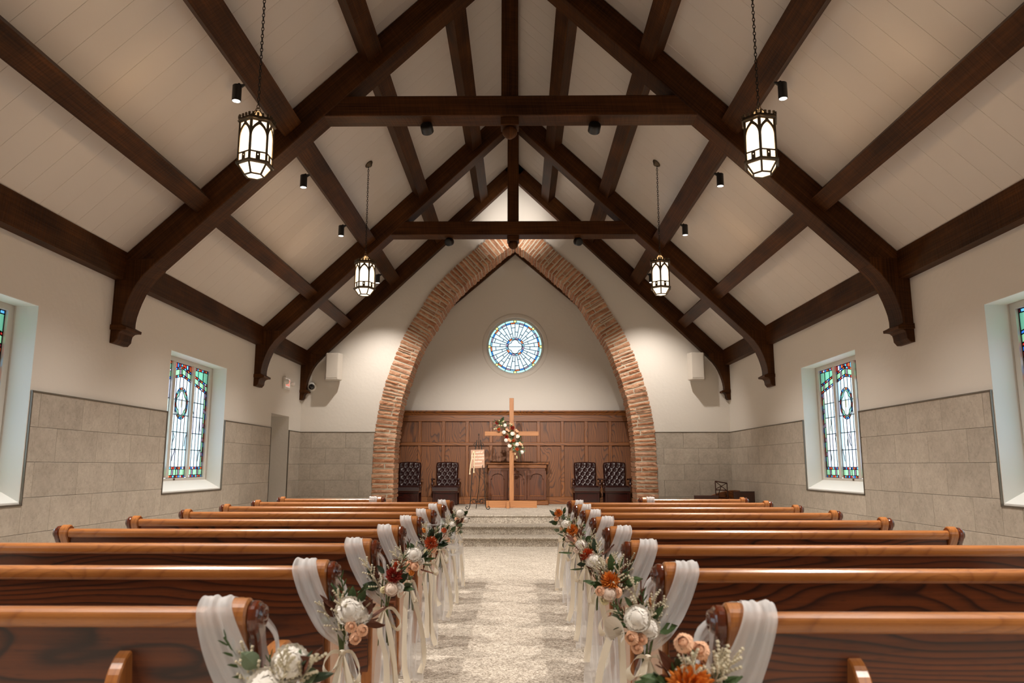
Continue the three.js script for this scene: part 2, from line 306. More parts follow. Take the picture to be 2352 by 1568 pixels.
{
  const hole = full(archOffset(0.2)); hole[0][1] = -0.0; hole[hole.length - 1][1] = 0;
  const pts = [[W + 0.36, 0], [W + 0.36, roofY(W + 0.36)], [0, ROOF_Y + 0.02], [-W - 0.36, roofY(W + 0.36)], [-W - 0.36, 0], ...hole.slice().reverse()];
  const g = uvm(xf(ext(pts, 0.12), frontM(ZB)), 'x');
  const w = struct('wall_back', g, M.wall, 'cream gable wall holding the stone arch above the altar platform', 'wall');
  for (const dir of [-1, 1]) {
    tileGrid(w, dir < 0 ? -W : 2.55, dir < 0 ? -2.55 : W, dir < 0 ? -3.319 : 3.3, [], basis([1, 0, 0], [0, 1, 0], [0, 0, 1], [0, 0, -ZB]));
    mesh('metal_edging', box(W - 2.6, 0.012, 0.022, dir * (W + 2.6) / 2, WAINS - 0.002, -ZB + 0.011), M.metalTrim, w);
  }
}
{
  const arch = thing('stone_arch', 'pointed arch of rough orange sandstone courses in the gable wall', 'arch', [0, 0, 0]);
  arch.userData.kind = 'structure';
  const inner = full(archOffset(ARCH_T - 0.012)), outer = full(archOffset(0.012));
  const mg = uvm(xf(ext([...outer, ...inner.slice().reverse()], 0.56), frontM(ZB - 0.05)), 'x'); mesh('mortar', mg, M.mortar, arch);
  const sm = [[206, 162, 132], [196, 148, 116], [214, 174, 146], [184, 136, 106], [202, 164, 140], [192, 152, 126]].map((c) => std({ map: T.sand, color: C(...c), roughness: 0.9, bumpMap: T.sandBump, bumpScale: 0.008 }));
  function stone(s0, s1, a0, a1, dir) { // s along the arch, a across it from the extrados
    const nx = 5, ny = 2, nz = 2, depth = 0.6, rough = 0.007 + rr(0, 0.008), proud = rr(0.06, 0.075);
    const g = new THREE.BoxGeometry(1, 1, 1, nx, ny, nz), p = g.attributes.position, k0 = rr(0, 99), jit = {};
    for (let i = 0; i < p.count; i++) {
      const u = p.getX(i) + 0.5, v = p.getY(i) + 0.5, w = p.getZ(i) + 0.5; // w = 1 is the room face
      const key = u.toFixed(2) + v.toFixed(2) + w.toFixed(2); const j = jit[key] || (jit[key] = [rr(-1, 1), rr(-1, 1), rr(-1, 1)]);
      const eu = u < 0.01 || u > 0.99, ev = v < 0.01 || v > 0.99, front = w > 0.99;
      let s = s0 + (s1 - s0) * v + j[0] * 0.004, a = a0 + (a1 - a0) * u + j[1] * (eu ? 0.008 : 0.006), z = -(ZB + depth - 0.08) + (depth - 0.08 + proud) * w;
      if (front) { z += (eu || ev ? -0.006 + j[2] * 0.004 : rough * (0.6 + 0.9 * j[2])); s += ev ? (v < 0.5 ? 0.004 : -0.004) : 0; }
      const q = archAt(s), x = q.p.x + q.n.x * a, y = q.p.y + q.n.y * a;
      p.setXYZ(i, dir * Math.max(0.004, x), y, z);
    }
    let h = g.toNonIndexed(); if (dir < 0) flip(h); h.computeVertexNormals();
    // outward orientation check
    h.computeBoundingBox(); const c = h.boundingBox.getCenter(V3(0, 0, 0)), P = h.attributes.position, N = h.attributes.normal; let sgn = 0; for (let i = 0; i < P.count; i++) sgn += (P.getX(i) - c.x) * N.getX(i) + (P.getY(i) - c.y) * N.getY(i) + (P.getZ(i) - c.z) * N.getZ(i);
    if (sgn < 0) { flip(h); h.computeVertexNormals(); }
    mesh('stone', uvm(h, 'x', rr(0, 3), rr(0, 3)), pick(sm), arch);
  }
  for (const dir of [-1, 1]) {
    let s = 0.36, k = 0; const end = archLen - 0.05;
    while (s < end) {
      let h = rr(0.066, 0.108); if (end - s - h < 0.05) h = end - s;
      const gap = 0.011;
      if (k % 2 === 0 || rnd() < 0.12) { if (rnd() < 0.15) { const c = ARCH_T * rr(0.62, 0.72); stone(s + gap, s + h * 0.48 - gap * 0.5, 0, c, dir); stone(s + h * 0.52, s + h - gap, 0, c, dir); stone(s + gap, s + h - gap, c + 0.012, ARCH_T, dir); } else stone(s + gap, s + h - gap, rr(-0.008, 0.008), ARCH_T + rr(-0.008, 0.008), dir); }
      else { const c = ARCH_T * rr(0.56, 0.76); stone(s + gap, s + h - gap, rr(-0.008, 0.008), c - 0.009, dir); stone(s + gap, s + h - gap, c + 0.009, ARCH_T + rr(-0.008, 0.008), dir); }
      s += h; k++;
    }
  }
}

// ---------------------------------------------------------------- niche behind the arch
{
  const NA = 6.19, ns = 0.864, ny = (x) => NA - ns * Math.abs(x), RC = [0, 3.942], RH = 0.655;
  const circ = Array.from({ length: 64 }, (_, i) => [RC[0] + RH * Math.cos(-i / 64 * 2 * Math.PI), RC[1] + RH * Math.sin(-i / 64 * 2 * Math.PI)]);
  const pts = [[-NICHE, 0], [NICHE, 0], [NICHE, ny(NICHE)], [0, NA], [-NICHE, ny(NICHE)]];
  const w = struct('wall_niche', uvm(xf(ext(pts, 0.25, 0, [circ]), frontM(ZN)), 'x'), M.wall, 'cream niche wall with the round window above the oak panelling', 'wall');
  for (const dir of [-1, 1]) {
    const side = plainBox(0.12, 3.9, ZN - ZB + 0.1, dir * (NICHE + 0.06), 1.9, -(ZN + ZB) / 2 - 0.15, 'z'); mesh('niche_side', side, M.wall, w);
    const len = NICHE * Math.hypot(1, ns) + 0.2, a = Math.atan(ns);
    const cg = plainBox(len, 0.1, ZN - ZB + 0.1, 0, 0.05, 0, 'x'); cg.rotateZ(dir > 0 ? -a : a); cg.translate(dir * NICHE / 2, NA - ns * NICHE / 2, -(ZN + ZB) / 2 - 0.15); mesh('niche_ceiling', cg, M.wall, w);
    const bg = box(len - 0.3, 0.07, 0.09, 0, -0.035, 0, 'x'); bg.rotateZ(dir > 0 ? -a : a); bg.translate(dir * NICHE / 2, NA - ns * NICHE / 2, -ZN + 0.045); mesh('shade_strip', bg, M.beam, w);  // beam-brown strip standing in for the unlit dark of the niche ceiling
  }
  // moulded ring round the window opening
  const ring = lathe([[0.655, 0], [0.655, 0.02], [0.69, 0.026], [0.735, 0.014], [0.75, 0.012], [0.755, 0]], 64); ring.rotateX(Math.PI / 2); ring.translate(0, RC[1], -ZN); mesh('window_moulding', ring, M.wall, w);

  // oak panelling
  const pn = struct('trim_1', null, null, 'oak frame-and-panel wainscot across the niche under the round window', 'panelling');
  const front = -ZN + 0.046, xs = []; for (let k = -5; k <= 5; k++) xs.push(-0.01 + 0.531 * k);
  const rails = [[PLAT, 0.57], [1.686, 1.756], [2.222, 2.364]], st = 0.072;
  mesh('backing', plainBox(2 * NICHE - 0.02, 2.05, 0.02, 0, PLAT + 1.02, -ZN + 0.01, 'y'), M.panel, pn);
  for (const [a, b] of rails) mesh('rail', box(2 * NICHE - 0.04, b - a, 0.05, 0, (a + b) / 2, front + 0.006, 'x'), M.panelFrame, pn);
  for (const x of xs) { mesh('stile', box(st, 1.686 - 0.57, 0.04, x, (1.686 + 0.57) / 2, front + 0.006, 'y'), M.panelFrame, pn); mesh('stile', box(st, 2.222 - 1.756, 0.04, x, (2.222 + 1.756) / 2, front + 0.006, 'y'), M.panelFrame, pn); }
  for (let k = 0; k < 10; k++) {
    const x = (xs[k] + xs[k + 1]) / 2, w0 = 0.531 - st - 0.004;
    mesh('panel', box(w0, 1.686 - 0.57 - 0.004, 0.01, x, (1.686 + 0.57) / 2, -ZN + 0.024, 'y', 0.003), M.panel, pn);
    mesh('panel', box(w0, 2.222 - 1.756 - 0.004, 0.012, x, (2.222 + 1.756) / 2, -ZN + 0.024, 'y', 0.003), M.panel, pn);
  }
  const crown = [[0, 2.364], [0.085, 2.364], [0.09, 2.375], [0.095, 2.40], [0.115, 2.43], [0.13, 2.44], [0.13, 2.465], [0, 2.465]].map(([d, y]) => [-d, y]);
  const cg = xf(ext(crown, 2 * NICHE - 0.04), sideM(1, -NICHE + 0.02)); cg.translate(0, 0, -ZN); mesh('crown_moulding', uvm(cg, 'x'), M.panelFrame, pn);
}
// ---------------------------------------------------------------- stained glass
const glass = (r, g, b, rough = 0.55) => phys({ color: new THREE.Color().setRGB(r, g, b), transmission: 1, roughness: rough, thickness: 0, ior: 1.45, side: THREE.DoubleSide });
const G = {
  clear: [glass(0.42, 0.45, 0.45), glass(0.34, 0.41, 0.44), glass(0.40, 0.45, 0.48), glass(0.38, 0.35, 0.40), glass(0.45, 0.45, 0.41)],
  green: glass(0.16, 0.30, 0.16), teal: glass(0.08, 0.22, 0.14), mauve: glass(0.24, 0.13, 0.18), red: glass(0.42, 0.015, 0.012), orange: glass(0.6, 0.08, 0.02), blue: glass(0.02, 0.12, 0.45), sky: glass(0.08, 0.30, 0.58),
  pink: glass(0.62, 0.50, 0.62), wine: glass(0.12, 0.01, 0.02), gold: glass(0.40, 0.30, 0.10), mint: glass(0.20, 0.30, 0.25), paleBlue: glass(0.14, 0.26, 0.36), white: glass(0.27, 0.29, 0.30),
};
const G2 = { red: glass(0.95, 0.05, 0.04), sky: glass(0.2, 0.7, 1.0), blue: glass(0.06, 0.32, 0.95), pink: glass(0.95, 0.85, 0.95), orange: glass(1.0, 0.2, 0.05), mint: glass(0.42, 0.8, 0.5), white: glass(0.92, 0.96, 0.98) }; // the medallion lies over clear glass
const STRIP = [G.red, G.sky, G.wine, G.orange, G.blue, G.pink, G.red, G.blue, G.wine, G.sky, G.orange];
function insetPoly(p, d) { // shrink a convex polygon a little
  let cx = 0, cy = 0; for (const q of p) { cx += q[0] / p.length; cy += q[1] / p.length; }
  return p.map(([x, y]) => { const l = Math.hypot(x - cx, y - cy) || 1, k = Math.max(0.3, 1 - d / l); return [cx + (x - cx) * k, cy + (y - cy) * k]; });
}
class Leaded { // collects panes (each a mesh) and their lead cames (one mesh)
  constructor(parent, M4) { this.parent = parent; this.M4 = M4; this.came = []; }
  pane(poly, mat, z = 0, lw = 0.008) {
    const g = new THREE.ShapeGeometry(shape(insetPoly(poly, 0.001))); g.translate(0, 0, z); mesh('pane', xf(g, this.M4), mat, this.parent);
    for (let i = 0; i < poly.length; i++) this.bar(poly[i], poly[(i + 1) % poly.length], lw, z);
  }
  bar(a, b, lw = 0.007, z = 0) { const l = Math.hypot(b[0] - a[0], b[1] - a[1]); if (l < 0.004) return; const g = new THREE.BoxGeometry(l + lw * 0.6, lw, 0.008); g.rotateZ(Math.atan2(b[1] - a[1], b[0] - a[0])); g.translate((a[0] + b[0]) / 2, (a[1] + b[1]) / 2, z); this.came.push(g); }
  done() { mesh('lead_came', xf(merge(this.came), this.M4), M.lead, this.parent); }
}
function sideWindow(dir, n, idx, label) {
  const [d0, d1] = WIN[idx], c = (d0 + d1) / 2, w = struct('window_' + n, null, null, label, 'window'), X = dir * (W + 0.22), gy = 1.085, H = 1.515;
  const P = (s, y) => [s, y];
  // frame, mullions and sloping sill: drawn in (D, Y)
  const fr = (pts, holes, depth, x, name, mat) => mesh(name, uvm(xf(ext(pts, depth, 0.003, holes), sideM(dir, x)), 'z'), mat, w);
  fr(rect(d0, WB + 0.10, d1, WT), [rect(c - 0.83, gy, c - 0.3, gy + H), rect(c - 0.3, gy, c + 0.3, gy + H), rect(c + 0.3, gy, c + 0.83, gy + H)].map(() => null).filter(Boolean).concat([rect(c - 0.835, gy - 0.004, c + 0.835, gy + H + 0.004)]), 0.07, X - dir * 0.0, 'frame', M.frame);
  for (const s of [-0.3025, 0.3025]) fr(rect(c + s - 0.0375, gy, c + s + 0.0375, gy + H), [], 0.06, X - dir * 0.004, 'mullion', M.frame);
  { // sill wedge falling towards the room
    const g = ext([[W, WB], [W + 0.3, WB], [W + 0.3, 1.05], [W + 0.215, 1.045], [W, WB + 0.012]], d1 - d0 - 0.002);
    const m = basis([dir, 0, 0], [0, 1, 0], [0, 0, -1], [0, 0, -d0 - 0.001]); mesh('window_sill', uvm(xf(g, m), 'z'), M.reveal, w);
  }
  { // white lining of the opening
    const lin = (pts) => uvm(xf(ext(pts, 0.2), sideM(dir, dir * W + dir * 0.001)), 'z');
    for (const r of [rect(d0, WB, d0 + 0.006, WT), rect(d1 - 0.006, WB, d1, WT), rect(d0, WT - 0.006, d1, WT)]) mesh('reveal', lin(r), M.reveal, w);
  }
  if (dir < 0 || true) mesh('plaque', box(0.008, 0.022, 0.045, X - dir * 0.002, gy - 0.02, -(c - 0.1), 'z', 0.001), M.bronze, w);
  const M4 = basis([0, 0, -1], [0, 1, 0], [dir, 0, 0], [X + dir * 0.03, gy, -c]), L = new Leaded(w, M4);
  if (idx === 2) { for (const [a, b] of [[-0.83, -0.34], [-0.265, 0.265], [0.34, 0.83]]) L.pane(rect(a, 0, b, H), G.clear[0]); L.done(); return w; }
  const ch = (s) => H - 0.03 - 0.2 * Math.abs(s);
  let si = n * 3; const strip = () => STRIP[si++ % STRIP.length];
  const band = (a, b, f0, f1, size, next) => { let s = a; while (s < b - 1e-4) { const st = next(true); let e = Math.min(b, s + st[0]); if (b - e < 0.02) e = b; const ps = [[s, f0(s)], [e, f0(e)], [e, f1(e)], [s, f1(s)]]; if (s < 0 && e > 0) { L.pane([[s, f0(s)], [0, f0(0)], [0, f1(0)], [s, f1(s)]], st[1]); L.pane([[0, f0(0)], [e, f0(e)], [e, f1(e)], [0, f1(0)]], st[1]); } else L.pane(ps, st[1]); s = e; } };
  for (const [a, b, side] of [[-0.83, -0.34, -1], [-0.265, 0.265, 0], [0.34, 0.83, 1]]) {
    const bandStrip = (f0, f1) => band(a, b, f0, f1, 0.055, () => [rr(0.045, 0.065), strip()]);
    let gi = 0; const bandGreen = (f0, f1, c1) => band(a, b, f0, f1, 0.1, () => (gi++ % 2 ? [0.045, G.mauve] : [0.14, c1]));
    bandStrip(() => 0, () => 0.03); bandGreen(() => 0.03, () => 0.11, G.green); bandStrip(() => 0.11, () => 0.14);
    bandStrip((s) => ch(s) - 0.135, (s) => ch(s) - 0.105); bandGreen((s) => ch(s) - 0.105, (s) => ch(s) - 0.03, G.green); bandStrip((s) => ch(s) - 0.03, ch);
    if (side) { band(a, b, ch, () => H - 0.032, 0.2, () => [0.17, G.teal]); bandStrip(() => H - 0.032, () => H); } else bandStrip(ch, () => H);
    // outer border column
    let ca = a, cb = b;
    if (side) {
      const o = side > 0 ? b : a, in1 = o - side * 0.028, in2 = o - side * 0.078; let y = 0.14, k = 0;
      const top = (s) => ch(s) - 0.135;
      while (y < top(o) - 0.02) { const st = k % 3 === 2 ? 0.05 : 0.075, e = Math.min(top(o), y + st); L.pane([[in1, y], [o, y], [o, e], [in1, e]], strip()); y = e; k++; }
      y = 0.14; k = 0; while (y < top(in1) - 0.02) { const st = k % 2 ? 0.055 : 0.15; let e = Math.min(top(in1), y + st); if (top(in1) - e < 0.03) e = top(in1); L.pane([[in2, y], [in1, y], [in1, e], [in2, e]], k % 2 ? G.mauve : G.green); y = e; k++; }
      if (side > 0) cb = in2; else ca = in2;
    }
    // clear quarries in tiers
    const tiers = [0.14, 0.37, 0.60, 0.83, 1.03, 9], nc = side ? 4 : 5, cw = (cb - ca) / nc;
    for (let t = 0; t < 5; t++) for (let k = 0; k < nc; k++) {
      const s0 = ca + cw * k, s1 = s0 + cw, f = (s) => Math.min(tiers[t + 1], ch(s) - 0.135), g = pick(G.clear);
      if (f(s0) - tiers[t] < 0.01 && f(s1) - tiers[t] < 0.01) continue;
      L.pane([[s0, tiers[t]], [s1, tiers[t]], [s1, f(s1)], [s0, f(s0)]], g, 0, 0.0065);
    }
    for (let t = 1; t < 5; t++) L.bar([ca, tiers[t]], [cb, tiers[t]], 0.009);
    // a few painted twigs
    for (let k = 0; k < 3; k++) { const x = rr(ca + 0.06, cb - 0.06), y = pick([0.3, 0.5, 0.72, 0.95]); let p = [x, y - 0.08]; for (let q = 0; q < 3; q++) { const e = [p[0] + rr(-0.045, 0.045), p[1] + 0.055]; L.bar(p, e, 0.008, 0.002); p = e; } }
  }
  // round medallion in the middle light
  const mc = [0, 0.985], arc = (r0, r1, t0, t1, m = 3) => { const l = []; for (let i = 0; i <= m; i++) l.push([mc[0] + r1 * 0.94 * Math.cos(t0 + (t1 - t0) * i / m), mc[1] + r1 * 1.04 * Math.sin(t0 + (t1 - t0) * i / m)]); for (let i = m; i >= 0; i--) l.push([mc[0] + r0 * 0.94 * Math.cos(t0 + (t1 - t0) * i / m), mc[1] + r0 * 1.04 * Math.sin(t0 + (t1 - t0) * i / m)]); return l; };
  const RING = [G2.red, G2.sky, G2.red, G2.blue, G2.pink, G2.orange, G2.blue, G2.sky];
  for (let k = 0; k < 20; k++) L.pane(arc(0.176, 0.205, k / 20 * 2 * Math.PI, (k + 1) / 20 * 2 * Math.PI, 2), RING[k % 8], -0.012, 0.006);
  const quat = (R) => { const l = []; for (let i = 0; i < 64; i++) { const t = i / 64 * 2 * Math.PI, r = R * (0.78 + 0.2 * Math.abs(Math.cos(2 * t))); l.push([mc[0] + r * 0.94 * Math.cos(t), mc[1] + r * 1.04 * Math.sin(t)]); } return l; };
  const og = new THREE.ShapeGeometry(shape(arc(0, 0.176, 0, 2 * Math.PI, 40).slice(0, 41), [quat(0.165).reverse()])); og.translate(0, 0, -0.012); mesh('pane', xf(og, M4), G2.mint, w);
  const q = quat(0.165); const qg = new THREE.ShapeGeometry(shape(q)); qg.translate(0, 0, -0.012); mesh('pane', xf(qg, M4), G2.white, w);
  for (let i = 0; i < 64; i++) L.bar(q[i], q[(i + 1) % 64], 0.007, -0.012);
  const em = new THREE.ShapeGeometry(shape([[-0.012, 0.93], [0.012, 0.93], [0.012, 1.04], [-0.012, 1.04]])); em.translate(0, 0, -0.016); mesh('pane', xf(em, M4), G.gold, w);
  L.done(); return w;
}
sideWindow(-1, 1, 0, 'stained glass window in the tiled wall next to the doorway and exit sign');
sideWindow(1, 2, 0, 'stained glass window in the tiled wall next to the organ');
sideWindow(-1, 3, 1, 'stained glass window in the exit sign wall, the one farther from the doorway');
sideWindow(1, 4, 1, 'stained glass window in the organ wall, the one farther from the organ');
sideWindow(-1, 5, 2, 'plain glazed window beside the back pews on the exit sign wall');
sideWindow(1, 6, 2, 'plain glazed window beside the back pews on the organ wall');

{ // round window in the niche
  const w = struct('window_7', null, null, 'round stained glass window with blue and orange rings above the cross', 'window'), CY = 3.942, R = 0.617;
  const L = new Leaded(w, basis([1, 0, 0], [0, 1, 0], [0, 0, 1], [-0.004, CY, -ZN - 0.1]));
  const fr = lathe([[0.615, -0.03], [0.615, 0.03], [0.63, 0.04], [0.66, 0.04], [0.66, -0.03]], 64); fr.rotateX(Math.PI / 2); fr.translate(-0.004, CY, -ZN - 0.1); mesh('frame', fr, M.frame, w);
  const sec = (r0, r1, t0, t1, m = 3) => { const l = []; for (let i = 0; i <= m; i++) { const t = t0 + (t1 - t0) * i / m; l.push([r1 * R * Math.cos(t), r1 * R * Math.sin(t)]); } for (let i = m; i >= 0; i--) { const t = t0 + (t1 - t0) * i / m; l.push([r0 * R * Math.cos(t), r0 * R * Math.sin(t)]); } return l; };
  const TAU = 2 * Math.PI, thinRing = [G.sky, G.blue, G.mauve, G.blue, G.orange, G.paleBlue, G.mauve, G.sky];
  for (let o = 0; o < 8; o++) {
    const t = o / 8 * TAU, h = 0.055; L.pane(sec(0.91, 1.0, t - h, t + h, 2), G.gold, 0, 0.013);
    const a = t + h, b = t + TAU / 8 - h, mid = (a + b) / 2; L.pane(sec(0.91, 1.0, a, mid, 4), G.mint, 0, 0.013); L.pane(sec(0.91, 1.0, mid, b, 4), G.mint, 0, 0.013);
  }
  for (let k = 0; k < 32; k++) {
    const t0 = k / 32 * TAU, t1 = (k + 1) / 32 * TAU; L.pane(sec(0.868, 0.91, t0, t1, 2), thinRing[k % 4 === 0 ? 4 : k % 4 === 1 ? 1 : k % 4 === 2 ? 2 : 5], 0, 0.013);
    const br = [0.72, 0.5, 0.78, 0.56][k % 4]; L.pane(sec(0.33, br, t0, t1, 1), G.white, 0, 0.013); L.pane(sec(br, 0.868, t0, t1, 1), G.white, 0, 0.013);
  }
  for (let k = 0; k < 16; k++) L.pane(sec(0.28, 0.33, k / 16 * TAU, (k + 1) / 16 * TAU, 2), [G.paleBlue, G.orange, G.blue, G.mauve][k % 4], 0, 0.013);
  const q = []; for (let i = 0; i < 64; i++) { const t = i / 64 * TAU, r = R * 0.27 * (0.74 + 0.24 * Math.abs(Math.cos(2 * t))); q.push([r * Math.cos(t), r * Math.sin(t)]); }
  mesh('pane', xf(new THREE.ShapeGeometry(shape(sec(0, 0.28, 0, TAU, 48).slice(0, 49), [q.slice().reverse()])), L.M4), G.white, w);
  mesh('pane', xf(new THREE.ShapeGeometry(shape(q)), L.M4), G.white, w);
  for (let i = 0; i < 64; i++) L.bar(q[i], q[(i + 1) % 64], 0.014);
  L.bar([-R * 0.28, 0], [R * 0.28, 0], 0.012); L.done();
}

// ---------------------------------------------------------------- roof timbers
function rafterG(dir, thick, drop = 0.423) { // a principal rafter from the wall to the ridge, drawn in (X, Y)
  const x1 = W, pts = [[0, ROOF_Y], [dir * x1, roofY(x1)], [dir * x1, roofY(x1) - drop], [0, ROOF_Y - drop]];
  return pts;
}
function truss(D, thick, label, free) {
  const t = thing('roof_truss', label, 'roof truss', [0, 0, -D]);
  for (const dir of [-1, 1]) {
    const L = W * RL, g = ext(rect(0, -0.305, L, -0.004), thick, 0.008); // local: x down the slope from the ridge, y up from the underside
    const r = mesh('rafter', uvm(g, 'x', rr(0, 3), rr(0, 3)), M.beam, t);
    r.position.set(0, ROOF_Y, dir > 0 ? -thick : 0);
    r.rotation.set(0, dir > 0 ? 0 : Math.PI, 0); // turn about the ridge for the other slope
    const tilt = new THREE.Quaternion().setFromAxisAngle(V3(0, 0, 1), -Math.atan(SL)); r.quaternion.multiply(tilt);
    // the top ends overlap at the ridge plane
    const prof = [[0, 2.52], [0.045, 2.52], [0.078, 2.56], [0.082, 2.60], [0.09, 2.63], [0.115, 2.652], [0.165, 2.66], [0.17, 2.69], [0.112, 2.722], [0.112, 2.78], [0.122, 2.85], [0.14, 2.92], [0.165, 3.0], [0.205, 3.10], [0.25, 3.18], [0.31, 3.265], [0.40, 3.36], [0.42, 3.44], [0, 3.42]].map(([w, y]) => [dir * (W - w), y]);
    const bg = xf(ext(prof, thick + 0.004, 0.006), frontM(-0.002)); mesh('bracket', uvm(bg, 'y', rr(0, 3), rr(0, 3)), M.beam, t);
    const cap = xf(ext([[0, 2.66], [0.172, 2.66], [0.176, 2.688], [0.12, 2.715], [0, 2.715]].map(([w, y]) => [dir * (W - w), y]), thick + 0.04, 0.004), frontM(-0.02)); mesh('corbel_cap', uvm(cap, 'z'), M.beam, t);
  }
  if (free) {
    const cx = (ROOF_Y - 5.30 - 0.3) / SL; // the collar runs into both rafters
    const cp = [[-cx - 0.28, 5.064], [cx + 0.28, 5.064], [cx + 0.05, 5.30], [-cx - 0.05, 5.30]];
    mesh('collar_beam', uvm(xf(ext(cp, thick - 0.02, 0.01), frontM(0.01)), 'x', rr(0, 3), rr(0, 3)), M.beam, t);
    mesh('king_post', box(0.19, ROOF_Y - 0.3 - 5.29, 0.19, -0.008, (ROOF_Y - 0.3 + 5.29) / 2, -thick / 2, 'y', 0.006), M.beam, t);
    const drop = sub('pendant_drop', t, [-0.008, 5.064, -thick / 2]);
    mesh('block', box(0.2, 0.09, 0.2, 0, -0.045, 0, 'x', 0.008), M.beam, drop);
    const bl = lathe([[0.0, -0.215], [0.03, -0.21], [0.065, -0.185], [0.085, -0.15], [0.088, -0.125], [0.075, -0.1], [0.06, -0.088]], 10); mesh('turned_knob', uvm(bl, 'y'), M.beam, drop);
  }
  return t;
}
truss(Z1, TH, 'dark timber roof truss with collar beam, the free one farther from the arch', true);
truss(Z2, TH, 'dark timber roof truss with collar beam, the free one nearer the arch', true);
truss(ZB - 0.16, 0.15, 'dark timber gable truss set flat against the arch wall', false);
const sideName = (dir) => (dir < 0 ? 'exit sign' : 'organ');
const BAYS = [[FRONT + 0.02, Z1, 'entrance-end bay'], [Z1 + TH, Z2, 'bay between the free trusses'], [Z2 + TH, ZB - 0.16, 'bay next to the arch']];
const PURL = [[3.38, 3.524, 'lowest'], [2.445, 2.62, 'second lowest'], [1.57, 1.715, 'second highest'], [0.68, 0.826, 'highest']];
for (const dir of [-1, 1]) BAYS.forEach(([d0, d1, bay]) => {
  for (const [a, b, rank] of PURL) {
    const w = (b - a) * RL, g = box(w, 0.2, d1 - d0, 0, -0.1, 0, 'z', 0.008), o = mesh('purlin', g, M.beam);
    const m = (a + b) / 2; o.position.set(dir * m, roofY(m), -(d0 + d1) / 2); o.rotation.z = dir > 0 ? -Math.atan(SL) : Math.atan(SL);
    tag(o, `dark purlin, ${rank} on the ${sideName(dir)} side, ${bay}`, 'purlin', 'roof purlins');
  }
  const e = mesh('wall_plate', plainBox(0.115, 0.3, d1 - d0, dir * (W - 0.0575), 3.2 + 0.15, -(d0 + d1) / 2, 'z'), M.beam);
  tag(e, `dark eaves beam on the ${sideName(dir)} wall, ${bay}`, 'beam', 'eaves beams');
});
{
  const r = mesh('ridge_beam', plainBox(0.12, 0.16, Z1 - FRONT - 0.02, 0, ROOF_Y - 0.13, -(Z1 + FRONT) / 2, 'z'), M.beam); tag(r, 'dark ridge beam in the bay before the first free truss', 'beam', 'ridge beams');
  const r2 = mesh('ridge_beam', plainBox(0.12, 0.16, Z2 - Z1 - TH, 0, ROOF_Y - 0.13, -(Z1 + TH + Z2) / 2, 'z'), M.beam); tag(r2, 'dark ridge beam between the two free trusses', 'beam', 'ridge beams');
  const r3 = mesh('ridge_beam', plainBox(0.12, 0.16, ZB - 0.16 - Z2 - TH, 0, ROOF_Y - 0.13, -(Z2 + TH + ZB - 0.16) / 2, 'z'), M.beam); tag(r3, 'dark ridge beam in the bay next to the arch wall', 'beam', 'ridge beams');
}
